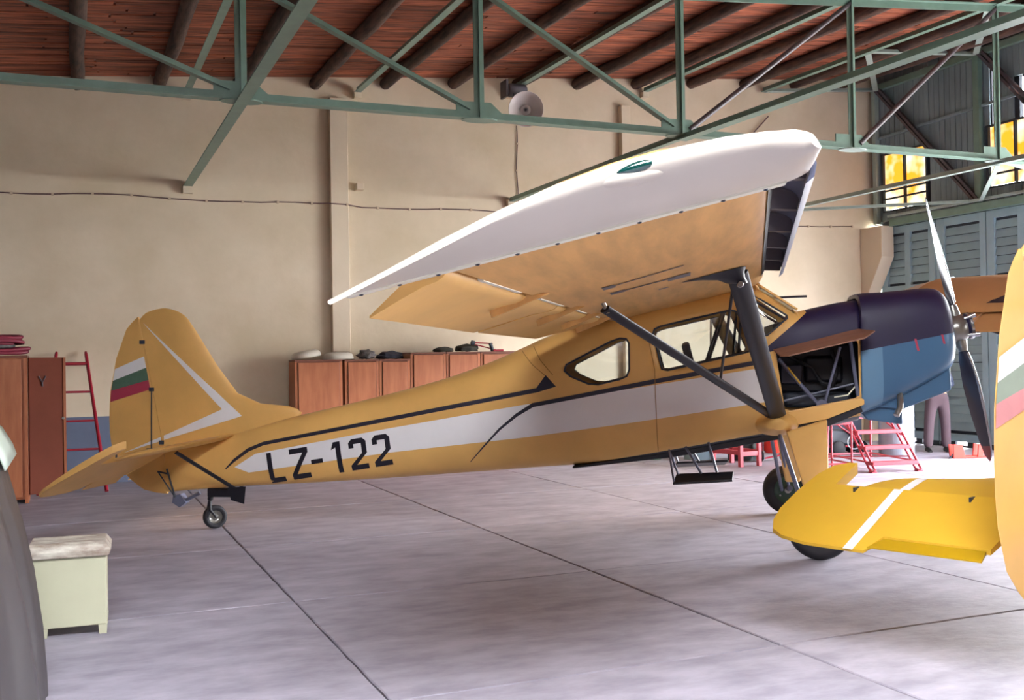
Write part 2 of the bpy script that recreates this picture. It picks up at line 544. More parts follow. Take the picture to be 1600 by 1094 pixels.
    for n, (a, b) in enumerate(edges):
        d = struct('door_%d' % (n + 1), 'pale blue louvred hangar door leaf', (RX, a, 0))
        L = b - a
        m = MB(); m.box((.03, -.02, .11), (.05, L + .02, 4.36)); m.build('door_backing', M['doorgap'], d, smooth=0)
        for (y0, y1) in ((0, .17), (L - .17, L), (L * .5 - .07, L * .5 + .07)) if n != 1 else ((0, .13), (L - .2, L)):
            m = MB(); m.box((-.03, y0, .09), (.03, y1, 4.2)); m.build('stile', M['doorblue'], d, smooth=0, bevel=.004)
        for z in (.10, 1.55, 2.9, 4.06):
            m = MB(); m.box((-.028, .0, z), (.028, L, z + .14)); m.build('rail', M['doorblue'], d, smooth=0, bevel=.004)
        z = .3
        first = None
        while z < 4.0:
            if not any(abs(z + .07 - r) < .13 for r in (1.62, 2.97)):
                if first is None:
                    m = MB()
                    m.add([(-.02, .06, .0), (-.02, L - .06, .0), (.025, L - .06, .15), (.025, .06, .15), (-.008, .06, .0), (-.008, L - .06, .0), (.033, L - .06, .15), (.033, .06, .15)],
                          [(0, 1, 2, 3), (7, 6, 5, 4), (0, 4, 5, 1), (3, 2, 6, 7), (0, 3, 7, 4), (1, 5, 6, 2)])
                    first = m.build('slat', M['doorblue'], d, smooth=0)
                    first.location = (0, 0, z)
                else:
                    copy_mesh(first, 'slat', (0, 0, z), d)
            z += .155
        # hinge feet at the floor, daylight shows between them
        for y0 in (0, L * .3, L * .68, L - .16):
            m = MB(); m.box((-.02, y0, .0), (.04, y0 + .16, .12)); m.build('foot_block', M['doorgap'], d, smooth=0)
    m = MB(); m.box((RX + .0, 12.3, 0), (RX + .06, BY, .035)); o = m.build('trim_1', M['joint'], smooth=0); o['kind'] = 'structure'

def build_roof():
    c = MB()
    for (x0, x1, y0, y1) in ((LX - .3, RX + .3, FILL_ROOF_Y[1], BY + .4), (LX - .3, RX + .3, FY - .3, FILL_ROOF_Y[0]), (LX - .3, FILL_ROOF_X[0], FILL_ROOF_Y[0], FILL_ROOF_Y[1]), (FILL_ROOF_X[1], RX + .3, FILL_ROOF_Y[0], FILL_ROOF_Y[1])):
        vs = [(x0, y0), (x1, y0), (x1, y1), (x0, y1)]
        c.add([(x, y, roof_z(x, y) + .04) for x, y in vs] + [(x, y, roof_z(x, y) + .12) for x, y in vs],
              [(0, 1, 2, 3), (7, 6, 5, 4), (0, 4, 5, 1), (1, 5, 6, 2), (2, 6, 7, 3), (3, 7, 4, 0)])
    ce = c.build('ceiling', M['wood_d'], smooth=0)
    ce['kind'] = 'structure'
    rng = random.Random(5)
    slope = atan2(.086, 1); sy = atan2(.025, 1)
    # roof boards run across the slope: single boards near the back wall, the rest one piece
    protos = []
    for L in (5.6, 6.3):
        m = MB(); m.box((-L / 2, -.058, -.012), (L / 2, .058, .012))
        protos.append((L, m.build('roof_board', M['boards'], ce, smooth=0)))
    used = [False, False]
    y = BY - .06
    row = 0
    cnt = 0
    rest = MB()
    while y > FY:
        x = -3.6 - rng.uniform(0, 2.5)
        while x < RX:
            i = rng.randrange(2); L, pr = protos[i]
            cx = x + L / 2
            if x + L > -3 and y > 7.4 and cnt < 290:
                loc = (cx, y, roof_z(cx, y) + .025 + rng.uniform(-.006, .006))
                rot = (sy, -slope, 0)
                if not used[i]:
                    pr.location = loc; pr.rotation_euler = rot; used[i] = True
                else:
                    copy_mesh(pr, 'roof_board', loc, ce, rot)
                cnt += 1
            else:
                spans = [(x, x + L - .01)]
                if FILL_ROOF_Y[0] < y < FILL_ROOF_Y[1]: spans = [(a, b) for a, b in ((x, min(x + L - .01, FILL_ROOF_X[0])), (max(x, FILL_ROOF_X[1]), x + L - .01)) if b - a > .05]
                for a, b in spans:
                    rest.add([(a, y - .058, roof_z(a, y) + .02), (b, y - .058, roof_z(b, y) + .02), (b, y + .058, roof_z(b, y) + .02), (a, y + .058, roof_z(a, y) + .02)], [(0, 1, 2, 3)])
            x += L + .006
        y -= .124
        row += 1
    o = rest.build('roof_boards', M['boards'], ce, smooth=0); o['kind'] = 'stuff'
    # log rafters
    for k in range(-7, 13):
        X = .12 + 1.17 * k
        m = MB()
        pts, rs = [], []
        yy = BY + .15
        while yy > FY:
            jx, jz = rng.uniform(-.018, .018), rng.uniform(-.012, .012)
            pts.append((X + jx, yy, roof_z(X, yy) - .085 + jz)); rs.append(.096 + rng.uniform(-.01, .01))
            yy -= .9
        m.tube(pts, rs, 10)
        m.build('log_rafter', M['logs'], ce, smooth=60)

TY = 11.1
NODES = [-3.66, -1.0, 1.66, 4.31, 6.98, 9.64, 12.25]
ZB = 4.45
def ztop(x, y=TY): return 5.62 + .086 * x + .016 * (y - TY)

def tee(m, p0, p1, w=.09, h=.07, t=.012, up=(0, 0, 1), flip=1):
    m.beam(p0, p1, w, t, up)
    m.beam(p0, p1, t * 1.6, h, up, off=(0, flip * (h / 2 + t / 2)))

def build_steel():
    tr = thing('roof_truss', 'sage green steel roof truss crossing the picture above the yellow airplane', 'truss', (0, TY, ZB))
    def P(x, z): return (x, 0, z - ZB)
    def part(name, a, b, w=.09, h=.07, up=(0, 0, 1), flip=1, mt='steelgreen'):
        m = MB(); tee(m, a, b, w, h, .012, up, flip); return m.build(name, M[mt], tr, smooth=0)
    part('bottom_chord', P(-8.8, ZB), P(RX - .15, ZB), .14, .08)
    part('top_chord', P(-8.8, ztop(-8.8)), P(RX - .15, ztop(RX)), .15, .09, flip=-1)
    for i, x in enumerate(NODES):
        m = MB(); m.beam(P(x, ZB + .02), P(x, ztop(x)), .012, .12, (1, 0, 0)); m.beam(P(x, ZB + .02), P(x, ztop(x)), .08, .012, (1, 0, 0))
        m.build('post', M['steelgreen'], tr, smooth=0)
        g = MB(); g.prism([(x - .28, ZB + .03 - ZB), (x - .28, .19), (x + .14, .2), (x + .34, .03)], -.008, .008, 'xz')
        g.build('gusset_plate', M['steelgreen'], tr, smooth=0)
        g = MB()
        g.prism([(x + .22 * cos(t) , .13 * sin(t)) for t in [2 * pi * q / 12 for q in range(12)]], -.016, -.002, 'xy')
        g.build('node_plate', M['steelgreen'] if i < 5 else M['steelpale'], tr, smooth=0)
    for i in range(len(NODES) - 1):
        a, b = NODES[i], NODES[i + 1]
        if b <= 7:
            part('diagonal', P(a, ztop(a) - .05), P(b - .12, ZB + .1), .1, .05)
        else:
            m = MB(); m.tube([P(a + .12, ZB + .08), P(b, ztop(b) - .05)], .035, 8); m.build('diagonal', M['steelbrown'], tr, smooth=60)
    # longitudinal steel
    names_low = {1.66: 'left of the fin', 6.98: 'above the airplane wing', 12.25: 'beside the amber windows'}
    for x in (1.66, 6.98, 12.25):
        m = MB()
        a, b = (x, BY - .02, ZB - .02), (x, -7.5, ZB - .06)
        if x == 12.25:
            m.beam((x, BY - .02, ZB - .05), (x, 8, ZB - .05), .09, .012); m.beam((x, BY - .02, ZB - .05), (x, 8, ZB - .05), .02, .06, off=(0, .036))
        elif x == 6.98:
            m.beam(a, (x, TY, ZB - .04), .09, .012); m.beam(a, (x, TY, ZB - .04), .02, .07, off=(0, .04))
            b = (x, -7.5, 4.22); m.beam((x, TY, ZB - .06), b, .14, .014); m.beam((x, TY, ZB - .06), b, .022, .07, off=(0, .042))
        else:
            m.beam(a, b, .13, .014); m.beam(a, b, .022, .08, off=(0, .046))
        o = m.build('tie_beam', M['steelgreen' if x < 12 else 'steelpale'], smooth=0)
        tag(o, 'long low green steel tie beam from the back wall ' + names_low[x], 'beam', 'low steel tie beams')
        k = MB(); k.box((x - .07, BY - .1, ZB - .13), (x + .07, BY, ZB + .01)); k.build('wall_seat', M['plaster_d'], o, smooth=0)
    names_up = {1.66: 'above the fin of the yellow airplane', 4.31: 'over the plaster pier', 6.98: 'touching the round lamp', 9.64: 'right of the round lamp', 12.25: 'nearest the boarded wall'}
    for x in NODES[2:]:
        m = MB()
        a, b = (x, BY - .05, ztop(x, BY) ), (x, -7.5, ztop(x, -7.5))
        m.beam(a, b, .1, .014); m.beam(a, b, .02, .07, off=(0, .042))
        o = m.build('purlin_beam', M['steelgreen'], smooth=0)
        tag(o, 'slim green steel beam under the roof boards, ' + names_up[x], 'beam', 'steel beams under the roof boards')
        if x < 12:
            k = MB(); k.box((x - .06, BY - .12, ztop(x, BY) - .1), (x + .06, BY, ztop(x, BY) - .01)); k.build('wall_seat', M['plaster_d'], o, smooth=0)
    # wind bracing between last beam and boarded wall
    wb = thing('wind_bracing', 'pale green zigzag steel bracing in the upper right corner under the roof', 'bracing', (12.25, 13.7, 6.73))
    O = Vector((12.25, 13.7, 6.73))
    for a, b in (((12.25, 13.7, 6.73), (14.76, 16.3, 6.93)), ((12.25, 13.7, 6.73), (14.8, 13.85, 6.98)), ((12.25, 11.2, 6.7), (14.8, 13.85, 6.98)),
                 ((12.25, 16.45, 6.74), (14.8, 16.35, 6.95)), ((12.25, 11.2, 6.7), (14.8, 11.3, 7.0))):
        m = MB(); tee(m, Vector(a) - O, Vector(b) - O, .1, .05)
        m.build('brace_bar', M['steelpale'], wb, smooth=0)
    # lower stays at the right
    st = thing('wind_stay', 'pale thin steel stays running from the truss node towards the blue doors', 'bracing', (12.25, TY, ZB))
    O = Vector((12.25, TY, ZB))
    for a, b in (((12.25, TY, ZB - .06), (14.85, 13.86, 4.38)), ((12.25, BY - .1, ZB), (14.85, 13.86, 4.38)), ((12.2, TY, ZB), (RX - .1, TY + .9, ZB + .0))):
        m = MB(); tee(m, Vector(a) - O, Vector(b) - O, .07, .04)
        m.build('stay_bar', M['steelpale'], st, smooth=0)

def build_wall_fittings():
    # horizontal cable with clips
    def cable(pts, label, r=.009):
        m = MB(); m.tube(pts, r, 6)
        o = m.build('wall_cable', M['cable'], smooth=60); return tag(o, label, 'cable')
    rng = random.Random(4)
    pts, clips = [], []
    x = -4.0
    while x < 14.5:
        off = .13 if 3.82 < x < 4.15 else (.13 if 9.1 < x < 9.32 else 0)
        z = 4.24 + .02 * sin(x * 2.3) + rng.uniform(-.006, .006)
        pts.append((x, BY - .022 - off, z))
        if len(pts) % 2: clips.append((x, BY - off, z))
        x += .27
    o = cable(pts, 'long brown cable on clips running along the plaster back wall')
    for c in clips:
        m = MB(); m.box((c[0] - .018, c[1] - .035, c[2] - .02), (c[0] + .018, c[1], c[2] + .02)); m.build('cable_clip', M['clip'], o, smooth=0)
    pts = [(7.12 + .012 * sin(k), BY - .02, 5.75 - k * .155) for k in range(10)]
    o = cable(pts, 'vertical brown cable dropping down the wall below the round lamp')
    for k in (2, 5, 8):
        p = pts[k]; m = MB(); m.box((p[0] - .02, BY - .03, p[2] - .015), (p[0] + .02, BY, p[2] + .015)); m.build('cable_clip', M['clip'], o, smooth=0)
    pts = [(11.2, BY - .03, 5.2), (11.55, BY - .03, 5.55), (12.0, BY - .04, 5.95), (12.35, BY - .06, 6.3)]
    cable(pts, 'short loose dark cable slanting up the wall beside the white wing tip', .012)
    # round lamp facing the room
    lp = thing('floodlight', 'round grey metal floodlight hanging under the roof at the back wall', 'lamp', (7.0, 15.9, 5.86))
    d = Vector((-.36, -.9, -.16)).normalized()
    rot = d.to_track_quat('Z', 'Y').to_matrix()
    def tr(m):
        m.v = [tuple(rot @ Vector(v)) for v in m.v]; return m
    m = MB(); m.lathe([(.29, .16), (.285, .165), (.22, .07), (.13, -.02), (.07, -.07), (.065, -.075), (.12, -.03), (.21, .055), (.272, .155), (.29, .16)], 40, cap=False)
    tr(m).build('reflector', M['lampmetal'], lp, smooth=50)
    m = MB(); m.lathe([(.0, -.12), (.08, -.12), (.085, -.02), (.06, .0), (.045, .0), (.04, -.03), (.0, -.03)], 24, cap=False)
    tr(m).build('lamp_socket', M['lampmetal'], lp, smooth=40)
    m = MB(); m.lathe([(.0, .03), (.018, .025), (.024, .0), (.02, -.03)], 14, cap=False); tr(m).build('bulb', M['lampdark'], lp)
    m = MB(); m.tube([(0, 0, .29), (-.02, .1, .36), (-.03, .15, .42)], .012, 6); m.tube([(-.2, -.0, .18), (-.24, .05, .42)], .008, 6)
    m.build('hanger', M['gasket'], lp)
    m = MB(); m.lathe([(.0, -.16), (.1, -.16), (.115, -.13), (.115, .13), (.1, .16), (.0, .16)], 20, axis='x', c=(-.12, .1, .33), cap=False)
    m.build('ballast_case', M['lampdark'], lp)
    m = MB(); m.box((-.35, -.02, .2), (-.31, .24, .48)); m.build('mount_plate', M['steelbrown'], lp, smooth=0)

# ================================================================== AIRPLANE
FUS = [  # x, z bottom, z top, half width, exponent
    (-6.47, .375, .84, .05, 2.6), (-6.2, .40, .89, .075, 2.8), (-5.9, .42, .95, .105, 3.0), (-5.6, .445, 1.02, .135, 3.0),
    (-5.0, .475, 1.17, .195, 3.0), (-4.4, .51, 1.30, .25, 3.0), (-3.8, .55, 1.44, .31, 3.0), (-3.4, .58, 1.545, .35, 3.1),
    (-3.0, .61, 1.68, .395, 3.3), (-2.7, .635, 1.80, .43, 3.6), (-2.4, .66, 1.93, .465, 4.0), (-2.0, .69, 2.06, .50, 4.6),
    (-1.5, .745, 2.18, .53, 5.0), (-1.0, .83, 2.28, .54, 5.5), (-.5, .92, 2.375, .54, 5.5), (-.40, .935, 2.39, .54, 5.5),
    (-.02, 1.0, 2.12, .53, 5.0), (.12, 1.02, 2.15, .52, 4.6), (.34, 1.055, 2.195, .49, 4.2), (.52, 1.09, 2.22, .465, 4.0)]
def wing_bottom(x, y): return 2.36 + .2247 * (x + .38) + max(0, abs(y) - .7) * .0165
def wing_le(y): return -.34 - (max(abs(y), .5) - .5) * .071
def wing_slot(y): return -1.69 - .056 * abs(y)
UP = [(0, .24), (.015, .42), (.04, .6), (.09, .78), (.17, .93), (.27, 1.0), (.38, .99), (.5, .91), (.62, .77), (.72, .6), (.82, .4), (.92, .19), (1, .02)]
LO = [(0, .24), (.012, .1), (.04, .02), (.1, 0), (1, 0)]

def fus_ring(x, n=44):
    for i in range(len(FUS) - 1):
        if FUS[i][0] <= x <= FUS[i + 1][0]: break
    if -.40 <= x <= .12:
        a, b = [r for r in zip(FUS, FUS[1:]) if r[0][0] <= x <= r[1][0]][0]
        t = (x - a[0]) / (b[0] - a[0]); zb, zt, w, e = [a[k] + (b[k] - a[k]) * t for k in range(1, 5)]
    else:
        zb, zt, w, e = interp(FUS, x)
    zc, h = (zb + zt) / 2, (zt - zb) / 2
    ring = []
    for k in range(n):
        t = 2 * pi * (k + .5) / n
        c, s = cos(t), sin(t)
        eu = e if s < 0 else (e if x > -2.2 else max(2.2, e - .7))
        y = w * math.copysign(abs(c) ** (2 / e), c)
        z = zc + h * math.copysign(abs(s) ** (2 / eu), s)
        ring.append((x, y, z))
    return ring

def bm_cut(bm, poly, ymin=None, ymax=None, pad=.25, delete=True, axis='xz'):
    """cut a convex polygon (x,z or x,y) right through the mesh and delete what lies inside"""
    ia, ib = (0, 2) if axis == 'xz' else (0, 1)
    io = 1 if axis == 'xz' else 2
    xs = [p[0] for p in poly]; zs = [p[1] for p in poly]
    cx, cz = sum(xs) / len(xs), sum(zs) / len(zs)
    def near():
        fs = []
        for f in bm.faces:
            c = f.calc_center_median()
            v = c[io]
            if (ymin is not None and v < ymin) or (ymax is not None and v > ymax): continue
            if min(xs) - pad < c[ia] < max(xs) + pad and min(zs) - pad < c[ib] < max(zs) + pad: fs.append(f)
        return fs
    n = len(poly)
    for k in range(n):
        a, b = poly[k], poly[(k + 1) % n]
        fs = near()
        geom = list({e for f in fs for e in f.edges}) + list({v for f in fs for v in f.verts}) + fs
        no = [0, 0, 0]; no[ia] = b[1] - a[1]; no[ib] = -(b[0] - a[0])
        co = [0, 0, 0]; co[ia] = a[0]; co[ib] = a[1]
        bmesh.ops.bisect_plane(bm, geom=geom, dist=1e-5, plane_co=co, plane_no=no)
    kill = []
    for f in near():
        c = f.calc_center_median()
        ins = True
        for k in range(n):
            a, b = poly[k], poly[(k + 1) % n]
            s = (b[0] - a[0]) * (c[ib] - a[1]) - (b[1] - a[1]) * (c[ia] - a[0])
            s0 = (b[0] - a[0]) * (cz - a[1]) - (b[1] - a[1]) * (cx - a[0])
            if s * s0 < 0: ins = False; break
        if ins: kill.append(f)
    if delete:
        bmesh.ops.delete(bm, geom=kill, context='FACES')
    return kill

def line_cut(bm, a, b, x0=-99, x1=99):
    fs = [f for f in bm.faces if x0 < f.calc_center_median().x < x1]
    geom = list({e for f in fs for e in f.edges}) + list({v for f in fs for v in f.verts}) + fs
    bmesh.ops.bisect_plane(bm, geom=geom, dist=1e-5, plane_co=(a[0], 0, a[1]), plane_no=(b[1] - a[1], 0, -(b[0] - a[0])))

def bvh_of(objs):
    vs, ps = [], []
    for o in objs:
        k = len(vs)
        vs += [v.co.copy() for v in o.data.vertices]
        ps += [[i + k for i in p.vertices] for p in o.data.polygons]
    return BVHTree.FromPolygons(vs, ps)

def decal(name, polys, bvh, m, parent, side=-1, grid=.05, off=.003, label=None):
    """flat paint laid on a surface: polygons in (x, z) projected along y"""
    bm = bmesh.new()
    for poly in polys:
        vs = [bm.verts.new((p[0], 0, p[1])) for p in poly]
        bm.faces.new(vs)
    xs = [v.co.x for v in bm.verts]; zs = [v.co.z for v in bm.verts]
    bmesh.ops.triangulate(bm, faces=bm.faces[:])
    x = math.floor(min(xs) / grid) * grid + grid
    while x < max(xs):
        bmesh.ops.bisect_plane(bm, geom=bm.verts[:] + bm.edges[:] + bm.faces[:], plane_co=(x, 0, 0), plane_no=(1, 0, 0)); x += grid
    z = math.floor(min(zs) / grid) * grid + grid
    while z < max(zs):
        bmesh.ops.bisect_plane(bm, geom=bm.verts[:] + bm.edges[:] + bm.faces[:], plane_co=(0, 0, z), plane_no=(0, 0, 1)); z += grid
    dead = []
    for v in bm.verts:
        hit = bvh.ray_cast(Vector((v.co.x, side * 3, v.co.z)), Vector((0, -side, 0)))
        if hit[0] is None: dead.append(v)
        else: v.co.y = hit[0].y + side * off
    bmesh.ops.delete(bm, geom=dead, context='VERTS')
    bmesh.ops.recalc_face_normals(bm, faces=bm.faces[:])
    me = bpy.data.meshes.new(name)
    bm.to_mesh(me); bm.free()
    me.materials.append(m)
    o = link(name, me, parent, 60)
    if label: o['label'] = label
    return o

def ribbon(pts, ws):
    """polyline with widths -> list of quads"""
    L, R = [], []
    for i, p in enumerate(pts):
        a = pts[max(0, i - 1)]; b = pts[min(len(pts) - 1, i + 1)]
        d = Vector((b[0] - a[0], b[1] - a[1])).normalized(); n = Vector((-d.y, d.x)) * ws[i] / 2
        L.append((p[0] + n.x, p[1] + n.y)); R.append((p[0] - n.x, p[1] - n.y))
    return [[L[i], L[i + 1], R[i + 1], R[i]] for i in range(len(pts) - 1)]

def surface_rows(zs, le, te, thick, n=9, kind='fin'):
    if kind == 'fin': pf = lambda s: (min(1, s / .3) ** .5 if s < .3 else 1 - .45 * (s - .3) / .7) * (1 if s > 0 else 0)
    else: pf = lambda s: (.75 + .25 * min(1, s / .1) if s < .12 else 1 - (s - .12) / .88 * .97)
    """vertical fin-like lens: rows of closed sections"""
    rings = []
    for z in zs:
        a, b, t = le(z), te(z), thick(z)
        ring = []
        for k in range(n + 1):
            s = k / n; s = s * s * (3 - 2 * s)
            ring.append((a + (b - a) * s, -t / 2 * pf(s), z))
        for k in range(n, 0 if kind == 'fin' else -1, -1):
            s = k / n; s = s * s * (3 - 2 * s)
            ring.append((a + (b - a) * s, t / 2 * pf(s), z))
        rings.append(ring)
    return rings

def wheel(parent, c, r, w, name='wheel', rz=0, green=True):
    m = MB()
    prof = [(r * .55, -w * .36), (r * .72, -w * .5), (r * .9, -w * .46), (r * .98, -w * .28), (r, 0), (r * .98, w * .28), (r * .9, w * .46), (r * .72, w * .5), (r * .55, w * .36)]
    m.lathe(prof, 40, axis='y', cap=False)
    t = m.build(name, M['rubber'], parent, smooth=50)
    t.location = c; t.rotation_euler = (0, 0, rz)
    m = MB(); m.lathe([(0, -w * .2), (r * .2, -w * .22), (r * .3, -w * .16), (r * .5, -w * .26), (r * .56, -w * .38), (r * .56, w * .38), (r * .5, w * .26), (r * .3, w * .16), (r * .2, w * .22), (0, w * .2)], 28, axis='y', cap=False)
    m.build('wheel_rim', M['rimgreen'] if green else M['hub'], t, smooth=40)
    m = MB(); m.lathe([(0, -w * .42), (r * .13, -w * .4), (r * .16, -w * .1), (r * .16, w * .1), (r * .13, w * .4), (0, w * .42)], 16, axis='y', cap=False)
    m.build('wheel_hub', M['hub'], t, smooth=40)
    for k in range(5):
        a = 2 * pi * k / 5
        m.__init__(); m.lathe([(0, -w * .3), (r * .04, -w * .3), (r * .04, 0)], 8, axis='y', c=(cos(a) * r * .38, 0, sin(a) * r * .38), cap=False)
        m.build('wheel_bolt', M['hub'], t, smooth=0)
    return t

def airplane(label, loc, rz, full=True, paint='yellow', under='yellow_under', port_span=6.15):
    root = thing('airplane', label, 'airplane', loc, rz, 'yellow airplanes in the hangar')
    Y, U = M[paint], M[under]
    # ---------------- fuselage
    mb = MB()
    xs = sorted({round(-6.47 + 5.95 * k / 40, 3) for k in range(41)} | {-.4, -.3, -.2, -.1, -.02, .05, .12, .2, .28, .36, .44, .52})
    mb.loft([fus_ring(x) for x in xs], cap1=True)
    me = bpy.data.meshes.new('fuselage')
    me.from_pydata(mb.v, [], mb.f)
    for q in (Y, M['navy'], M['purple'], M['interior']): me.materials.append(q)
    bm = bmesh.new(); bm.from_mesh(me)
    bmesh.ops.recalc_face_normals(bm, faces=bm.faces)
    # colour splits: dark belly, indigo hood
    line_cut(bm, (-2.17, .675), (-.31, 1.0), -2.5, .6)
    line_cut(bm, (-.37, 1.745), (.02, 2.075), -.6, .5)
    line_cut(bm, (-.29, 1.745), (.5, 1.925), -.5, .7)
    for f in bm.faces:
        c = f.calc_center_median()
        if c.x > -2.15 and c.z < .675 + (c.x + 2.17) * .1747: f.material_index = 1
        if c.z < 2.075 + (c.x - .02) * .846 - .0 and c.x > -.4 and c.z > 1.745 + (c.x + .29) * .2278: f.material_index = 2
        if c.x > .03 and c.z > 1.95: f.material_index = 2
    rear = [(-2.19, 1.60), (-2.17, 1.655), (-1.75, 1.865), (-1.66, 1.895), (-1.60, 1.89), (-1.575, 1.85), (-1.575, 1.60), (-1.60, 1.54), (-1.67, 1.51), (-1.87, 1.465), (-1.96, 1.472), (-2.13, 1.545)]
    door = [(-1.35, 1.93), (-1.335, 1.975), (-1.28, 2.0), (-.64, 2.135), (-.58, 2.12), (-.44, 1.80), (-.45, 1.765), (-.50, 1.745), (-1.22, 1.59), (-1.27, 1.60)]
    quart = [(-.455, 2.26), (-.435, 2.275), (-.13, 2.075), (-.13, 2.05), (-.315, 1.895), (-.34, 1.90)]
    bm_cut(bm, rear); bm_cut(bm, door); bm_cut(bm, quart, pad=.2)
    bm_cut(bm, [(-.37, -.44), (-.055, -.44), (-.055, .44), (-.37, .44)], ymin=1.95, axis='xy')
    bay = [(-.24, 1.735), (.40, 1.88), (.47, 1.87), (.495, 1.80), (.50, 1.34), (.46, 1.31), (-.12, 1.205), (-.17, 1.22)]
    if full:
        bm_cut(bm, bay, pad=.2)
        fs = [f for f in bm.faces if f.calc_center_median().x > .515]
        bmesh.ops.delete(bm, geom=fs, context='FACES')
    bm.to_mesh(me); bm.free()
    fus = link('fuselage', me, root, 30)
    sol = fus.modifiers.new('skin', 'SOLIDIFY'); sol.thickness = .008; sol.offset = -1
    bf = bvh_of([fus])
    whole = MB(); whole.loft([fus_ring(x) for x in xs])
    wv = [Vector(v) for v in whole.v]; bfull = BVHTree.FromPolygons(wv, [list(f) for f in whole.f])
    # panes and gaskets
    def panes(poly, name='window_pane'):
        for sd in (-1, 1):
            o = decal(name, [poly], bfull, M['glass'], root, side=sd, off=-.008, grid=.2)
            n = len(poly); pts = []
            for k in range(n + 1):
                p = poly[k % n]; q = poly[(k + 1) % n]
                for t in (0, .5):
                    x, z = p[0] + (q[0] - p[0]) * t, p[1] + (q[1] - p[1]) * t
                    h = bfull.ray_cast(Vector((x, sd * 3, z)), Vector((0, -sd, 0)))[0]
                    if h: pts.append((x, h.y, z))
            g = MB(); g.tube(pts[:-1], .009, 6, cap=False); g.build('window_seal', M['gasket'], root, smooth=60)
    panes(rear); panes(door); panes(quart)
    m = MB(); m.add([(-.37, -.44, 2.357), (-.055, -.44, 2.137), (-.055, .44, 2.137), (-.37, .44, 2.357)], [(0, 1, 2, 3)])
    m.build('windscreen_pane', M['glass'], root, smooth=0)
    for y in (-.42, 0, .42):
        m = MB(); m.beam((-.40, y, 2.385), (-.03, y, 2.13), .05 if y else .03, .02); m.build('windscreen_frame', Y, root, smooth=0, bevel=.004)
    # ---------------- paint on the sides
    bset = bfull
    wt = [(-5.64, .66), (-5.42, .79), (-3.97, 1.05), (-2.58, 1.28), (-1.48, 1.435), (-.33, 1.605)]
    wbm = [(-5.66, .65), (-5.50, .595), (-3.97, .81), (-2.58, .965), (-1.49, 1.115), (-.24, 1.30)]
    poly = [[wt[i], wt[i + 1], wbm[i + 1], wbm[i]] for i in range(5)]
    for sd in (-1, 1):
        decal('side_stripe', poly, bset, M['white'], root, side=sd, off=.002, label='broad white side stripe')
        b1 = ribbon([(-5.76, .63), (-5.66, .72), (-5.5, .83), (-5.33, .895), (-5.0, .955), (-3.98, 1.14), (-2.44, 1.42)], [.012, .03, .036, .036, .036, .04, .042])
        decal('upper_stripe', b1 + [[(-2.44, 1.40), (-2.27, 1.45), (-2.37, 1.56), (-2.46, 1.44)]], bset, M['stripe'], root, side=sd, off=.004, label='thin dark upper stripe')
        b2 = ribbon([(-3.14, .72), (-3.0, .87), (-2.83, 1.045), (-2.66, 1.18), (-2.50, 1.275), (-1.36, 1.485), (-.32, 1.665)], [.006, .014, .022, .03, .04, .042, .042])
        decal('lower_stripe', b2, bset, M['stripe'], root, side=sd, off=.005, label='thin dark lower stripe')
    for sd in (-1, 1):
        decal('panel_seam', ribbon([(-1.41, 1.98), (-1.34, 1.60), (-1.33, 1.1), (-1.32, .80)], [.006] * 4), bset, M['seam'], root, side=sd, off=.007)
        decal('panel_seam', ribbon([(-2.62, 1.80), (-2.50, 1.66), (-2.38, 1.56)], [.006] * 3) + ribbon([(-2.5, 1.84), (-2.42, 1.70), (-2.30, 1.56)], [.006] * 3), bset, M['seam'], root, side=sd, off=.007)
    if full:
        o0 = Vector((-5.26, .483)); ex = Vector((1.005, .158)); ey = Vector((-.12, .99))
        def T(p): q = o0 + ex * p[0] + ey * p[1]; return (q.x, q.y)
        h, s = .315, .052
        def rect(x0, y0, x1, y1): return [T((x0, y0)), T((x1, y0)), T((x1, y1)), T((x0, y1))]
        def two(x):
            w = .185
            return [rect(x, 0, x + w, s), [T((x, s)), T((x + s * 1.2, s)), T((x + w, .16)), T((x + w - s, .165))],
                    rect(x + w - s, .16, x + w, h - .035), [T((x + w - s, h - .035)), T((x + w, h - .035)), T((x + w - .035, h)), T((x + w - s, h))],
                    rect(x + .035, h - s, x + w - s, h), [T((x, h - .09)), T((x + s, h - .09)), T((x + s, h)), T((x + .035, h)), T((x, h - .035))]]
        G = {'letter_L': [rect(0, 0, s, h), rect(s, 0, .17, s)],
             'letter_Z': [rect(.25, 0, .45, s), rect(.25, h - s, .45, h), [T((.25, s)), T((.25 + s * 1.1, s)), T((.45, h - s)), T((.45 - s * 1.1, h - s))]],
             'hyphen': [rect(.475, .13, .60, .13 + s * .85)],
             'digit_1': [rect(.75, 0, .75 + s, h), [T((.70, h - .075)), T((.75, h - .055)), T((.75, h)), T((.73, h))]],
             'digit_2': two(.89), 'digit_two_2': two(1.14)}
        for k, polys in G.items():
            k = {'digit_two_2': 'digit_two', 'digit_2': 'digit_two', 'digit_1': 'digit_one', 'letter_L': 'letter_el', 'letter_Z': 'letter_zed'}.get(k, k)
            decal(k, polys, bset, M['letter'], root, off=.006, grid=.06)
    # ---------------- fin and rudder
    LEf = [(.80, -5.2), (1.0, -5.1), (1.15, -5.0), (1.22, -4.96), (1.27, -5.12), (1.30, -5.42), (1.41, -5.67), (1.70, -5.89), (2.08, -6.13), (2.2, -6.215), (2.26, -6.28), (2.30, -6.38), (2.315, -6.46)]
    HG = [(.36, -6.455), (.84, -6.49), (1.38, -6.59), (1.72, -6.66), (2.23, -6.76)]
    TEf = lambda z: lin(HG, z) + .004 if z < 2.22 else lin([(2.22, -6.74), (2.27, -6.68), (2.30, -6.60), (2.315, -6.50)], z)
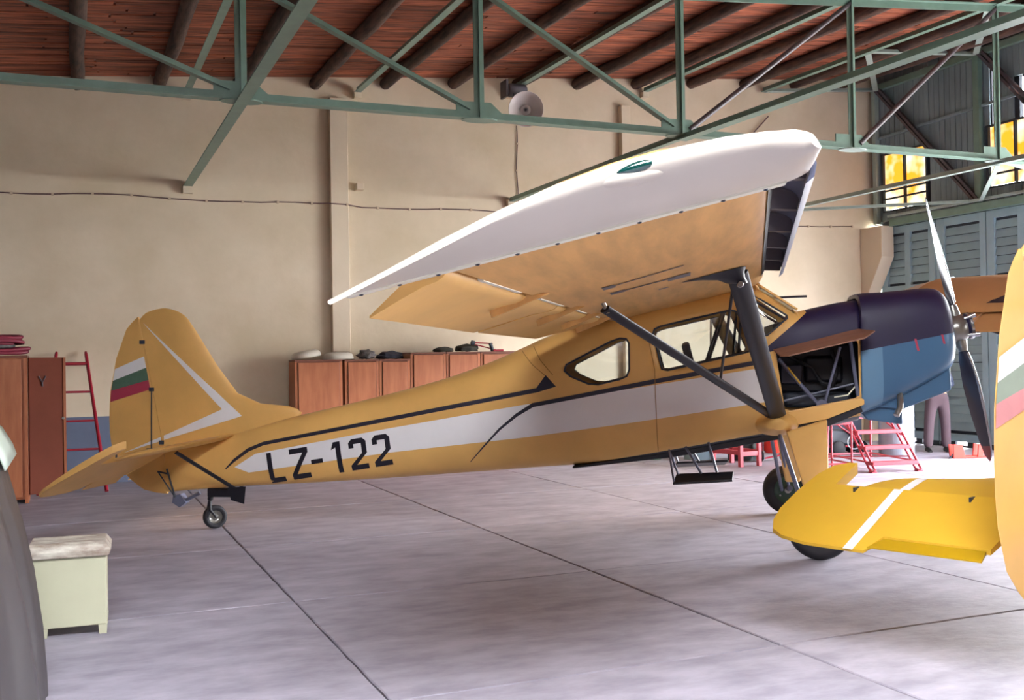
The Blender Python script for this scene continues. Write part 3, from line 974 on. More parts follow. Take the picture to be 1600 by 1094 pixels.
    zs = [.82, .9, 1.0, 1.1, 1.2, 1.24, 1.27, 1.30, 1.34, 1.41, 1.5, 1.6, 1.7, 1.8, 1.9, 2.0, 2.08, 2.15, 2.2, 2.24, 2.27, 2.29, 2.305, 2.315]
    m = MB(); m.loft(surface_rows(zs, lambda z: lin(LEf, z), TEf, lambda z: lin([(.8, .13), (1.3, .12), (2.1, .09), (2.315, .012)], z), 14))
    FY_ = M['yellow'] if not full else Y
    fin = m.build('fin', FY_, root, smooth=50)
    TR = [(.36, -6.52), (.37, -6.6), (.40, -6.73), (.48, -6.85), (.62, -7.0), (.84, -7.09), (1.05, -7.12), (1.25, -7.115), (1.45, -7.10), (1.79, -7.03), (2.1, -6.91), (2.18, -6.84), (2.235, -6.77)]
    zs = [.36, .365, .37, .385, .4, .44, .5, .56, .62, .7, .84, 1.0, 1.15, 1.3, 1.45, 1.6, 1.79, 1.95, 2.1, 2.16, 2.2, 2.23]
    m = MB(); m.loft(surface_rows(zs, lambda z: lin(HG, z) - .006, lambda z: min(lin(TR, z), lin(HG, z) - .02), lambda z: lin([(.36, .03), (.5, .06), (1.5, .06), (2.23, .03)], z), 12, 'rudder'))
    rud = m.build('rudder', FY_, root, smooth=50)
    bt = bvh_of([fin, rud, fus])
    brud = bvh_of([rud])
    for sd in (-1, 1):
        g1, g2 = ('green_flag', 'red_flag') if full else ('green_pale', 'pink_flag')
        LT = lambda z: (lin(TR, z) + .008, z)
        decal('flag_band', [[LT(1.68), (-6.70, 1.81), (-6.676, 1.69), LT(1.555), LT(1.62)]], brud, M['white'], root, side=sd, grid=.02, label='white flag band on rudder')
        decal('flag_band', [[LT(1.555), (-6.676, 1.69), (-6.65, 1.56), LT(1.45), LT(1.5)]], brud, M[g1], root, side=sd, grid=.02, label='green flag band on rudder')
        decal('flag_band', [[LT(1.45), (-6.65, 1.56), (-6.632, 1.46), LT(1.33), LT(1.39)]], brud, M[g2], root, side=sd, grid=.02, label='red flag band on rudder')
        if full:
            decal('fin_arrow', [[(-6.71, 2.17), (-5.60, 1.175), (-5.82, 1.245)], [(-5.60, 1.175), (-5.82, 1.245), (-6.41, 1.0), (-6.41, .945), (-5.66, 1.155)], [(-6.41, 1.0), (-6.95, .79), (-6.41, .945)]],
                  bt, M['white'], root, side=sd, off=.004, grid=.04, label='white arrowhead line on the fin')
    for z in (.9, 1.46, 1.96):
        m = MB(); x = lin(HG, z); m.box((x - .03, -.05, z - .02), (x + .02, .05, z + .02)); m.build('rudder_hinge', M['gasket'], root, smooth=0)
    m = MB(); m.tube([(-6.6, -.06, 1.46), (-6.58, -.12, .74)], .007, 6); m.build('rudder_cable', M['gasket'], root)
    m = MB(); m.tube([(-6.52, -.1, .60), (-6.34, -.08, .33)], .007, 6); m.tube([(-6.42, -.1, .63), (-6.34, -.08, .33)], .01, 6)
    m.tube([(-6.52, -.1, .60), (-6.40, -.12, .58)], .01, 6); m.build('control_rod', M['gasket'], root)
    # ---------------- tailplane
    def stab_le(y): return lin([(0, -5.66), (.15, -5.68), (.3, -5.80), (.5, -5.93), (.8, -6.02), (1.0, -6.05), (1.09, -6.12), (1.15, -6.22), (1.19, -6.36)], y)
    for sd in (-1, 1):
        rings = []
        for y in (0.04, .2, .4, .6, .8, .95, 1.02, 1.07, 1.11, 1.14, 1.17, 1.185):
            a, b = stab_le(y), -6.385
            t = .060 * min(1, (a - b) / .35) + .006
            ring = []
            for s in (0, .06, .18, .35, .6, .85, 1):
                x = a + (b - a) * s; z = (.83 if full else .85) + .2 * (x + 6.4)
                ring.append((x, sd * y, z + t * .5 * ((1 - (1 - 2 * s) ** 2) ** .5 if s < .5 else 1 - .5 * (s - .5))))
            for s in (1, .85, .6, .35, .18, .06):
                x = a + (b - a) * s; z = (.83 if full else .85) + .2 * (x + 6.4)
                ring.append((x, sd * y, z - t * .5 * ((1 - (1 - 2 * s) ** 2) ** .5 if s < .5 else 1 - .5 * (s - .5))))
            rings.append(ring)
        m = MB(); m.loft(rings); st = m.build('tailplane', Y, root, smooth=50)
        sl = .56 if full else .42
        zh = .84 if full else .868
        # elevator outline (x, y)
        out = [(-6.405, .16), (-6.405, 1.29), (-6.14, 1.29), (-6.145, 1.35), (-6.19, 1.43), (-6.30, 1.475), (-6.50, 1.50), (-6.70, 1.50), (-6.82, 1.47), (-6.90, 1.42), (-6.95, 1.33),
               (-6.985, 1.15), (-6.99, .88), (-6.99, .78), (-6.855, .73), (-6.855, .14), (-6.5, .10)]
        bm = bmesh.new()
        bmesh.ops.triangle_fill(bm, use_beauty=True, edges=[]) if False else None
        if full: out = [(p[0] - (.03 if p[0] < -6.8 and p[1] > .8 else 0), p[1] * 1.09 if p[1] > .8 else p[1]) for p in out]
        vs = [bm.verts.new((p[0], -p[1], 0)) for p in out]
        f = bm.faces.new(vs)
        bmesh.ops.triangulate(bm, faces=[f])
        for gx in [(-6.45 - .07 * k) for k in range(8)]:
            bmesh.ops.bisect_plane(bm, geom=bm.verts[:] + bm.edges[:] + bm.faces[:], plane_co=(gx, 0, 0), plane_no=(1, 0, 0))
        top = {}
        me = bpy.data.meshes.new('elevator')
        base = [Vector((v.co.x, -sd * v.co.y, 0)) for v in bm.verts]
        bnd = [v.is_boundary for v in bm.verts]
        bm.verts.index_update()
        nv = len(base)
        def th(p, onb):
            d = max(0, min(1, (p.x + 7.0) / .6)); t = .008 + .026 * d
            return t
        V = [(p.x, p.y, zh + sl * (p.x + 6.4) + th(p, b)) for p, b in zip(base, bnd)] + [(p.x, p.y, zh + sl * (p.x + 6.4) - th(p, b)) for p, b in zip(base, bnd)]
        Fc = [tuple(v.index for v in f.verts) for f in bm.faces] + [tuple(v.index + nv for v in f.verts)[::-1] for f in bm.faces]
        for e in bm.edges:
            if e.is_boundary:
                i, j = e.verts[0].index, e.verts[1].index; Fc.append((i, j, j + nv, i + nv))
        bm.free()
        mm = MB(); mm.add(V, Fc); el = mm.build('elevator', Y, root, smooth=25)
        # trim tab
        ts = .75 if full else .22
        mm = MB()
        z0 = zh + sl * (-6.86 + 6.4)
        mm.add([(-6.862, sd * .16, z0 + .006), (-6.862, sd * .725, z0 + .006), (-6.985, sd * .76, z0 - .123 * ts), (-6.985, sd * .13, z0 - .123 * ts),
                (-6.862, sd * .16, z0 - .012), (-6.862, sd * .725, z0 - .012), (-6.985, sd * .76, z0 - .123 * ts - .006), (-6.985, sd * .13, z0 - .123 * ts - .006)],
               [(0, 1, 2, 3), (7, 6, 5, 4), (0, 4, 5, 1), (1, 5, 6, 2), (2, 6, 7, 3), (3, 7, 4, 0)])
        mm.build('trim_tab', M['lemon_dark'] if not full else Y, root, smooth=0)
        if not full:
            mm = MB()
            zz = lambda x, e: zh + sl * (x + 6.4) + e
            mm.add([(-7.0, sd * .84, zz(-7.0, .0105)), (-7.0, sd * .90, zz(-7.0, .0105)), (-6.41, sd * .90, zz(-6.41, .0365)), (-6.41, sd * .84, zz(-6.41, .0365))], [(0, 1, 2, 3)])
            mm.build('elevator_stripe', M['white'], root, smooth=0)['label'] = 'white stripe across the elevator'
            bst = bvh_of([st]); mm = MB(); pv = []
            for k in range(8):
                x = -6.385 + .4 * k / 7
                row = []
                for yy in (.84, .90):
                    h = bst.ray_cast(Vector((x, sd * yy, 3)), Vector((0, 0, -1)))[0]
                    if h: row.append((x, sd * yy, h.z + .003))
                if len(row) == 2: pv.append(row)
            mm.loft(pv, closed=False, cap0=False, cap1=False); mm.build('tailplane_stripe', M['white'], root, smooth=60)['label'] = 'white stripe across the tailplane'
        for yy in (.42, 1.13):
            mm = MB(); mm.box((-6.47, sd * yy - .006, .82 if full else .86), (-6.39, sd * yy + .005, .872 if full else .897)); mm.build('elevator_hinge', M['gasket'], root, smooth=0)
        mm = MB(); mm.oval((-6.05, sd * .62, .845), (-5.68, sd * .1, .43), .03, .055, up=(1, 0, 0)); mm.build('tailplane_strut', M['navy'], root, smooth=50)
    # ---------------- tail wheel
    mm = MB(); mm.prism([(-5.74, .44), (-5.54, .45), (-5.56, .27), (-5.63, .29), (-5.70, .31)], -.13, -.125, 'xz'); mm.build('tail_bracket', M['navy'], root, smooth=0)
    mm = MB(); mm.box((-6.0, -.05, .33), (-5.7, .05, .42)); mm.tube([(-5.98, 0, .36), (-5.99, 0, .29)], .03, 10); mm.build('tail_spring', M['navy'], root, smooth=40, bevel=.01)
    tw = wheel(root, (-5.93, -.02, .123), .123, .09, 'tail_wheel', radians(38), green=False)
    mm = MB()
    for s in (-.06, .06): mm.tube([(.0, s, 0), (-.06, s, .08), (-.05, s * .4, .17)], .014, 8)
    mm.build('tail_fork', M['navy'], tw, smooth=60)
    mm = MB(); mm.prism([(-6.38, .34), (-6.30, .36), (-6.24, .27), (-6.31, .22), (-6.39, .27)], -.05, .05, 'xz'); mm.tube([(-6.3, 0, .27), (-6.1, 0, .37)], .02, 8)
    mm.build('tail_skid', M['greytube'], root, smooth=40)
    # ---------------- wing
    T = .27
    def sect(y, s0, s1, xle=None, chord=None, lift=0, tk=T):
        pass
    def wp(y, s, u):
        """point on wing: chord fraction s, height fraction u"""
        a = wing_le(y); c = a + 2.40 + .0 * abs(y)
        c = (a - (-2.42))
        x = a - c * s
        return (x, y, wing_bottom(x, y) + T * u)
    sslot = lambda y: (wing_le(y) - wing_slot(y)) / (wing_le(y) + 2.42)
    def up(s): return lin(UP, s)
    def lo(s): return lin(LO, s)
    def main_ring(y):
        ss = sslot(y)
        r = [wp(y, s, up(s)) for s in (0, .015, .04, .09, .17, .27, .38, .5, .62, .72, .82)]
        r.append(wp(y, .825, up(.82) - .05))
        r.append(wp(y, ss + .0, .42)); r.append(wp(y, ss, .0))
        r += [wp(y, s, lo(s)) for s in (.6, .45, .3, .1, .04, .012)]
        return r
    # starboard negative y, port positive
    ys = [-6.13, -5, -4, -3, -2, -1.2, -.7, 0, .7, 1.2, 2, 3, 4, 5, 6.13]
    ys = [y for y in ys if y < port_span - .02] + [port_span - .02]
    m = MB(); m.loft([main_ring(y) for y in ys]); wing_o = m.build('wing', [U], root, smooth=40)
    # dark nose strip behind the slats, slats, brackets
    caps = []
    for sd, span in ((-1, 6.13), (1, port_span)):
        y0, y1 = 1.25, span
        mm = MB(); rr = []
        for k in range(9):
            y = sd * (y0 + (y1 - y0) * k / 8)
            rr.append([tuple(Vector(wp(y, s, u)) + Vector((.006, 0, 0))) for s, u in ((.012, .08), (.0, .22), (.012, .42), (.035, .58))])
        mm.loft(rr, closed=False, cap0=False, cap1=False); mm.build('wing_nose_face', M['bay'], root, smooth=40)
        rr = []
        for k in range(9):
            y = sd * (y0 + (y1 - y0) * k / 8); a = wing_le(y)
            zb = wing_bottom(a, y) + .0
            o = [(a + .125, -.02), (a + .16, .0), (a + .17, .05), (a + .155, .10), (a + .11, .15), (a + .03, .19), (a - .02, .20), (a + .02, .175), (a + .095, .13), (a + .135, .09), (a + .148, .05), (a + .14, .01)]
            rr.append([(p[0], y, zb + p[1] + (p[0] - a) * .2247) for p in o])
        mm = MB(); mm.loft(rr); mm.build('slat', M['greytube'], root, smooth=50)
        for k in range(6):
            y = sd * (y0 + .15 + (y1 - y0 - .3) * k / 5); a = wing_le(y); zb = wing_bottom(a, y)
            mm = MB(); mm.prism([(a - .02, zb + .06), (a + .13, zb + .05), (a + .15, zb + .13), (a - .0, zb + .17)], y - .035, y + .035, 'xz')
            mm.build('slat_bracket', M['steelbrown'], root, smooth=0)
        # flap and aileron
        cut = 3.38 if span > 5 else span * .7
        for nm, a0, a1 in (('flap', .78, cut - .01), ('aileron', cut + .01, span - .02)):
            rr = []
            for k in range(7):
                y = sd * (a0 + (a1 - a0) * k / 6)
                xs_ = wing_slot(y) - .035
                xt = -2.40 - .06 * min(1, abs(y) / 3) if nm == 'flap' else lin([(3, -2.50), (5.9, -2.40)], abs(y))
                zt = 1.905 - .002 * abs(y)
                zn = wing_bottom(xs_, y) - .012
                c = xs_ - xt
                r = []
                for s, u in ((0, .03), (.04, .062), (.12, .085), (.3, .085), (.6, .055), (1, .006), (1, -.004), (.6, -.002), (.3, -.0), (.12, -.008), (.04, .0), (.0, .015)):
                    x = xs_ - c * s
                    z = zn + (zt - zn) * (s ** 1.12) + u
                    r.append((x, y, z))
                rr.append(r)
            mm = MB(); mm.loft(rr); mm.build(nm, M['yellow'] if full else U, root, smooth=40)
        # bright slot lips
        for (u0, u1) in ((4.72, 5.6), (3.32, 4.15), (2.22, 2.72), (1.45, 1.75)):
            if u1 > span: continue
            mm = MB()
            pts = [sd * u0, sd * u1]
            vs = []
            for y in pts:
                x = wing_slot(y)
                for dx, dz in ((.0, -.004), (-.028, -.004), (-.028, .012), (.0, .012)):
                    vs.append((x + dx, y, wing_bottom(x, y) + dz))
            mm.add(vs, [(0, 1, 2, 3), (7, 6, 5, 4), (0, 4, 5, 1), (1, 5, 6, 2), (2, 6, 7, 3), (3, 7, 4, 0)])
            mm.build('slot_lip', M['creamstrip'], root, smooth=0)
        # flap brackets
        for y in (4.42, 3.0, 1.98, 1.2):
            if y > span: continue
            x = wing_slot(y); zb = wing_bottom(x, y)
            mm = MB(); mm.prism([(x + .10, zb + .01), (x - .06, zb + .01), (x - .25, zb - .085), (x - .24, zb - .125), (x - .12, zb - .08), (x - .0, zb - .03)], sd * y - .02, sd * y + .02, 'xz')
            mm.build('flap_bracket', U, root, smooth=0, bevel=.004)
        # tip cap
        rr = []
        e = 6.15 if span > 5 else span
        for k in range(13):
            q = k / 12
            y = sd * (e + .30 * sin(q * pi / 2))
            shr = .045 * q ** 2
            yy = min(abs(y), 6.45)
            a = wing_le(e) + .165 - shr * .6
            b = -2.50 + shr
            raise_ = (1 - cos(q * pi / 2)) ** .8
            r = []
            ss = (0, .006, .015, .03, .05, .075, .1, .14, .18, .28, .4, .52, .64, .76, .88, .96, 1.0)
            def zz(s, u):
                x = a + (b - a) * s
                return (x, y, wing_bottom(x, e) + T * u)
            upf = lambda s: lin([(0, .30), (.012, .5), (.04, .66), (.1, .8), (.18, .88), (.28, .92), (.4, .93), (.52, .85), (.64, .70), (.76, .5), (.88, .26), (.96, .12), (1, .05)], s)
            lof = lambda s: lin([(0, .22), (.015, .08), (.04, .02), (.1, 0), (1, 0)], s)
            for s in ss: r.append(zz(s, upf(s) - .25 * q * min(1, .4 + s * 6)))
            for s in ss[::-1][1:-1]:
                l0, u0 = lof(s), upf(s)
                k_ = min(1, .3 + s / .15); rs_ = raise_ * (k_ * (1 - q ** 3) + q ** 3); u0 = upf(s) - .25 * q * min(1, .4 + s * 6)
                l1 = l0 + (u0 - .06 - l0) * rs_ if u0 - .06 > l0 else l0; r.append(zz(s, min(l1, u0 - .008)))
            rr.append(r)
        mm = MB(); mm.loft(rr); capm = mm; caps.append(mm) if sd < 0 else None; cap = mm.build('wing_tip', M['cream'], root, smooth=60); cap['label'] = 'cream wing tip cap'
        # riveted edge strip along the cap
        mm = MB(); vs = []
        N_ = 20
        for k in range(N_ + 1):
            s = .06 + .93 * k / N_; a = wing_le(e) + .165; x = a + (-2.50 - a) * s; z = wing_bottom(x, e)
            vs.append([(x, sd * (e - .035), z - .004), (x, sd * (e + .035), z - .004), (x, sd * (e + .035), z + .006), (x, sd * (e - .035), z + .006)])
        mm.loft(vs); mm.build('edge_strip', M['creamstrip'], root, smooth=0)
        for k in range(11):
            s = .1 + .86 * k / 10; a = wing_le(e) + .165; x = a + (-2.50 - a) * s; z = wing_bottom(x, e)
            mm = MB(); mm.lathe([(0, -.011), (.008, -.009), (.011, -.003)], 8, c=(x, sd * e, z), cap=False); mm.build('rivet', M['gasket'], root, smooth=40)
        # struts
        ft = (-.70, sd * 2.82, wing_bottom(-.7, 2.8) - .03)
        fb = (-.245, sd * .66, 1.17)
        mm = MB(); mm.oval(ft, fb, .055, .155, up=(1, 0, .25), n=18); mm.build('front_strut', M['navy'], root, smooth=60)
        mm = MB()
        rings = []
        for t, w_, f_, b_ in ((0, .10, .08, .37), (.25, .085, .06, .27), (.6, .06, .05, .14), (1, .055, .06, .09)):
            c0 = Vector((-.72, sd * 2.86, wing_bottom(-.72, 2.86) - .004)).lerp(Vector(ft) + Vector((.02, -sd * .03, -.07)), t)
            ring = []
            for k in range(16):
                q = 2 * pi * k / 16
                dx = cos(q) * (f_ if cos(q) > 0 else b_)
                ring.append((c0.x + dx, c0.y + sin(q) * w_, c0.z + dx * .2247 * (1 - t)))
            rings.append(ring)
        mm.loft(rings); mm.build('strut_fairing', M['navy'], root, smooth=60)
        mm = MB(); mm.lathe([(0, -.045), (.02, -.045), (.024, -.04), (.024, .04), (.02, .045), (0, .045)], 16, axis='y', c=(ft[0] + .02, ft[1], ft[2] - .08), cap=False); mm.build('strut_bolt', M['steel'], root, smooth=40)
        rt = (-1.64, sd * 2.75, wing_bottom(-1.64, 2.75) - .045)
        rb = (-.30, sd * .64, 1.17)
        mm = MB(); mm.oval(rt, rb, .04, .082, up=(1, 0, .3), n=16); mm.build('rear_strut', M['navy'], root, smooth=60)
        mm = MB(); mm.tube([(-1.66, sd * 2.77, wing_bottom(-1.64, 2.75) + .02), (-1.62, sd * 2.72, wing_bottom(-1.64, 2.75) - .07)], .018, 8); mm.build('strut_fitting', M['hub'], root)
        p = Vector(rt).lerp(Vector(rb), .64)
        mm = MB(); mm.oval((-.72, sd * 2.60, 2.20), (p.x + .01, p.y, p.z + .03), .024, .036, n=10); mm.build('jury_strut', M['navy'], root, smooth=60)
        # sponson: strut and gear attachment
        mm = MB(); rings = []
        for y_, h_, l_ in ((.46, .12, .22), (.56, .10, .17), (.64, .075, .115), (.70, .05, .07)):
            rings.append([(-.24 + l_ * cos(q), sd * y_, 1.09 + h_ * sin(q)) for q in [2 * pi * k / 18 for k in range(18)]])
        mm.loft(rings); mm.build('strut_sponson', Y, root, smooth=60)
        # gear leg
        mm = MB()
        A, B_, C_, D_ = (-.17, .62, 1.02), (.19, .60, 1.13), (.13, 1.10, .37), (-.02, 1.10, .37)
        w_ = .035
        mm.add([(p[0], sd * (p[1] - w_), p[2]) for p in (A, B_, C_, D_)] + [(p[0], sd * (p[1] + w_), p[2]) for p in (A, B_, C_, D_)],
               [(0, 1, 2, 3), (7, 6, 5, 4), (0, 4, 5, 1), (1, 5, 6, 2), (2, 6, 7, 3), (3, 7, 4, 0)])
        mm.build('gear_leg_fairing', Y, root, smooth=0, bevel=.015, seg=3)
        mm = MB(); mm.tube([(-.22, sd * .55, .98), (-.05, sd * 1.2, .27)], .02, 10); mm.tube([(-.14, sd * .55, 1.0), (.03, sd * 1.2, .27)], .016, 10)
        mm.tube([(.03, sd * 1.12, .3), (.02, sd * 1.36, .262)], .03, 10)
        mm.build('gear_strut', M['greytube'], root, smooth=60)
        wheel(root, (0.02, sd * 1.31, .262), .262, .17)
    # nav light on starboard tip
    bcap = BVHTree.FromPolygons([Vector(v) for v in caps[-1].v], [list(f) for f in caps[-1].f])
    hy = bcap.ray_cast(Vector((-1.26, -9, 2.385)), Vector((0, 1, 0)))[0]
    ny = (hy.y if hy else -6.4)
    mm = MB()
    rings = []
    for k in range(9):
        q = k / 8; x = -1.36 + .17 * q; rr_ = .036 * sin(pi * min(1, q * 1.0)) ** .7 * (.35 + .65 * q) + .001
        rings.append([(x, ny - .008 + rr_ * .7 * cos(t), 2.392 + .04 * q + .85 * rr_ * sin(t)) for t in [2 * pi * j / 12 for j in range(12)]])
    mm.loft(rings); mm.build('navigation_light', M['navglass'], root, smooth=60)['label'] = 'dark green teardrop lamp'
    mm = MB(); rings = []
    for k in range(11):
        q = k / 10; x = -1.50 + .40 * q; h_ = sin(pi * q) ** .8
        rings.append([(x, ny + .035 + (.052 * h_ + .001) * cos(t), 2.355 + .06 * q + (.038 * h_ + .001) * sin(t)) for t in [2 * pi * j / 14 for j in range(14)]])
    mm.loft(rings); mm.build('lamp_fairing', M['cream'], root, smooth=60)
    if full:
        # dark patches under the wing
        def mark(pts):
            mm = MB(); mm.add([(x, y, wing_bottom(x, y) - .004) for x, y in pts], [tuple(range(len(pts)))]); mm.build('worn_mark', M['lampdark'], root, smooth=0)
        mark([(-1.58, -3.90), (-1.50, -3.92), (-1.50, -3.74), (-1.58, -3.72)]); mark([(-1.50, -3.86), (-1.08, -4.04), (-1.08, -4.0), (-1.50, -3.82)])
        mark([(-1.56, -3.42), (-1.46, -3.44), (-1.46, -3.28), (-1.56, -3.26)]); mark([(-1.46, -3.38), (-1.15, -3.42), (-1.15, -3.37), (-1.46, -3.33)]); mark([(-1.18, -3.45), (-1.03, -3.48), (-1.03, -3.25), (-1.18, -3.22)])
        mark([(-1.25, -2.8), (-1.18, -2.82), (-1.18, -2.74), (-1.25, -2.72)])
        mm = MB(); mm.tube([(-.3, 2.9, 2.42), (.46, 3.0, 2.44)], .014, 8); mm.build('pitot_tube', M['navy'], root)
        # ---------------- cabin inside
        for y in (-.25, .25):
            mm = MB(); mm.box((-.98, y - .19, 1.28), (-.58, y + .19, 1.38)); st = mm.build('cabin_seat', M['seat'], root, smooth=30, bevel=.03)
            mm = MB(); mm.prism([(-.98, 1.34), (-.90, 1.34), (-1.02, 1.86), (-1.09, 1.84)], y - .17, y + .17, 'xz'); mm.build('seat_back', M['seat'], st, smooth=30, bevel=.025)
        mm = MB(); mm.box((-2.3, -.4, 1.0), (-.2, .4, 1.03)); mm.build('cabin_floor', M['interior'], root, smooth=0)
        mm = MB()
        for y in (-.46, .46):
            mm.tube([(-.62, y, 1.2), (-.52, y, 2.30)], .013, 8); mm.tube([(-.9, y * .98, 1.5), (-.66, y * .98, 2.2)], .013, 8); mm.tube([(-.52, y, 2.28), (-.1, y, 2.02)], .012, 8)
        mm.tube([(-.52, -.46, 2.30), (-.52, .46, 2.30)], .013, 8)
        mm.build('cabin_frame_tubes', M['gasket'], root)
        mm = MB(); mm.box((-.22, -.44, 1.72), (-.12, .44, 2.02)); mm.build('instrument_panel', M['gasket'], root, smooth=0, bevel=.02)
        # ---------------- engine bay
        mm = MB(); mm.box((-.26, -.49, 1.1), (-.22, .49, 2.0)); mm.build('firewall', M['bay'], root, smooth=0)
        mm = MB(); mm.box((-.2, -.14, 1.35), (.62, .14, 1.82)); mm.box((.05, -.2, 1.45), (.4, .2, 1.7)); mm.build('engine_block', M['bay'], root, smooth=30, bevel=.03)
        for k in range(6):
            mm = MB(); x = -.1 + .24 * k
            prof = []
            for j in range(8): prof += [(.085, 1.70 + .03 * j), (.085, 1.712 + .03 * j), (.07, 1.715 + .03 * j), (.07, 1.728 + .03 * j)]
            if x < .55:
                mm.lathe(prof, 18, c=(x, 0, 0)); mm.build('engine_cylinder', M['lampdark'], root, smooth=30)
        mm = MB(); mm.box((-.15, -.3, 1.22), (.45, .3, 1.36)); mm.build('oil_tank', M['gasket'], root, smooth=30, bevel=.03)
        mm = MB(); mm.box((-.18, -.28, 1.44), (.02, -.16, 1.62)); mm.build('battery_box', M['stripe'], root, smooth=30, bevel=.015)
        mm = MB(); mm.tube([(-.1, -.2, 1.7), (.1, -.26, 1.6), (.2, -.24, 1.45), (.42, -.2, 1.4)], .016, 8); mm.tube([(.3, -.2, 1.75), (.34, -.28, 1.6), (.3, -.22, 1.42)], .022, 8); mm.build('engine_hose', M['rubber'], root)
        for sd in (-1, 1):
            y = sd * .44
            mm = MB(); mm.tube([(-.21, y, 1.68), (.15, y, 1.24)], .018, 10); mm.build('engine_mount_tube', M['greytube'], root)
            mm = MB(); mm.tube([(.34, y, 1.78), (.19, y, 1.25)], .014, 10); mm.build('engine_mount_tube', M['greytube'], root)
            mm = MB(); mm.tube([(-.16, y * .9, 1.29), (.46, y * .9, 1.44)], .010, 8); mm.build('engine_mount_tube', M['greytube'], root)
            mm = MB(); mm.tube([(.43, y, 1.84), (.49, y, 1.33)], .018, 10); mm.build('engine_mount_tube', M['greytube'], root)
            mm = MB(); mm.lathe([(0, -.02), (.05, -.02), (.05, .02), (0, .02)], 18, axis='y', c=(.17, y, 1.25), cap=False); mm.build('mount_joint', M['greytube'], root)
            mm = MB(); mm.tube([(-.13, y * 1.03, 1.6), (-.02, y * 1.03, 1.45)], .009, 8); mm.build('warning_sleeve', M['yellowcan'], root)
        mm = MB(); mm.tube([(.28, -.44, 1.32), (.4, -.45, 1.34), (.47, -.44, 1.42)], .007, 6); mm.build('loose_wire', M['creamstrip'], root)
        # ---------------- open side panel
        mm = MB()
        pa = [(-.27, -.50, 1.765), (.50, -.475, 1.93), (.60, -.72, 1.905), (.50, -.80, 1.845), (-.15, -.80, 1.70), (-.22, -.74, 1.70)]
        mm.add([(p[0], p[1], p[2]) for p in pa] + [(p[0], p[1], p[2] + .012) for p in pa], [(5, 4, 3, 2, 1, 0), (6, 7, 8, 9, 10, 11)] + [(k, (k + 1) % 6, 6 + (k + 1) % 6, 6 + k) for k in range(6)])
        mm.build('engine_side_panel', M['woodflap'], root, smooth=0)['label'] = 'hinged side panel propped open'
        # ---------------- cowling
        CW = [(.515, 1.155, 2.235, .475, 4.), (.53, 1.15, 2.275, .485, 4.), (.70, 1.215, 2.285, .485, 4.), (.95, 1.345, 2.30, .48, 4.), (1.15, 1.455, 2.315, .465, 3.8), (1.25, 1.51, 2.31, .45, 3.5),
              (1.30, 1.545, 2.29, .43, 3.2), (1.335, 1.58, 2.255, .395, 3.), (1.355, 1.62, 2.21, .35, 2.8)]
        def cring(x, n=48, k=1.):
            zb, zt, w, e = interp(CW, x)
            zc, h = (zb + zt) / 2, (zt - zb) / 2 * k; w *= k
            return [(x + (zc - zz_) * .12 * 0, yy_, zz_) for yy_, zz_ in [(w * math.copysign(abs(cos(t)) ** (2 / e), cos(t)), zc + h * math.copysign(abs(sin(t)) ** (2 / e), sin(t))) for t in [2 * pi * (j + .5) / n for j in range(n)]]]
        xs2 = [.515, .53, .6, .7, .8, .9, 1.0, 1.1, 1.2, 1.25, 1.28, 1.3, 1.32, 1.335, 1.345, 1.355]
        def shear(r): return [(p[0] - (p[2] - 1.9) * .10 * max(0, (p[0] - .5)) / .85, p[1], p[2]) for p in r]
        rings = [shear(cring(x)) for x in xs2]
        rings.append([(p[0] - .03, p[1] * .82, 1.92 + (p[2] - 1.92) * .82) for p in rings[-1]])
        rings.append([(p[0] - .1, p[1] * .98, 1.92 + (p[2] - 1.92) * .98) for p in rings[-1]])
        mm = MB(); mm.loft(rings, cap0=False, cap1=True)
        me2 = bpy.data.meshes.new('cowling'); me2.from_pydata(mm.v, [], mm.f)
        for q in (M['purple'], M['blue'], M['blue_light'], M['bay']): me2.materials.append(q)
        bm = bmesh.new(); bm.from_mesh(me2)
        bmesh.ops.recalc_face_normals(bm, faces=bm.faces)
        line_cut(bm, (.53, 1.74), (1.33, 1.89))
        for f in bm.faces:
            c = f.calc_center_median()
            if c.z < 1.74 + (c.x - .53) * .1875: f.material_index = 2 if c.x < .675 else 1
            if len(f.verts) > 10: f.material_index = 3
        bm.to_mesh(me2); bm.free()
        cw = link('cowling', me2, root, 40)
        sol = cw.modifiers.new('skin', 'SOLIDIFY'); sol.thickness = .01; sol.offset = -1
        bc = BVHTree.FromPolygons([v.co.copy() for v in me2.vertices], [list(p.vertices) for p in me2.polygons])
        decal('cowl_mark', [[(1.005, 1.73), (1.025, 1.73), (1.0, 1.84), (.98, 1.84)], [(1.235, 1.79), (1.255, 1.79), (1.235, 1.875), (1.215, 1.875)]], bc, M['red_flag'], root, label='small dark red tick marks')
        # hood step and chin scoop
        mm = MB(); mm.add([(.5, -.5, 2.0), (.5, .5, 2.0)], []); 
        mm = MB(); mm.prism([(.50, 1.24), (.93, 1.40), (1.33, 1.60), (1.34, 1.37), (.915, 1.20)], -.30, .30, 'xz'); mm.build('chin_scoop', M['blue'], root, smooth=30, bevel=.025, seg=3)
        mm = MB(); mm.prism([(.52, 1.20), (.915, 1.34), (.915, 1.055), (.60, 1.10)], -.24, .24, 'xz'); mm.build('cooling_outlet', M['blue'], root, smooth=30, bevel=.015, seg=2)
        mm = MB(); mm.box((1.30, -.24, 1.39), (1.345, .24, 1.54)); mm.build('scoop_mouth', M['bay'], root, smooth=0)
        mm = MB(); mm.tube([(.87, -.36, 1.34), (.865, -.42, 1.28), (.85, -.46, 1.22), (.81, -.49, 1.15)], .027, 12); mm.build('exhaust_pipe', M['hub'], root, smooth=60)
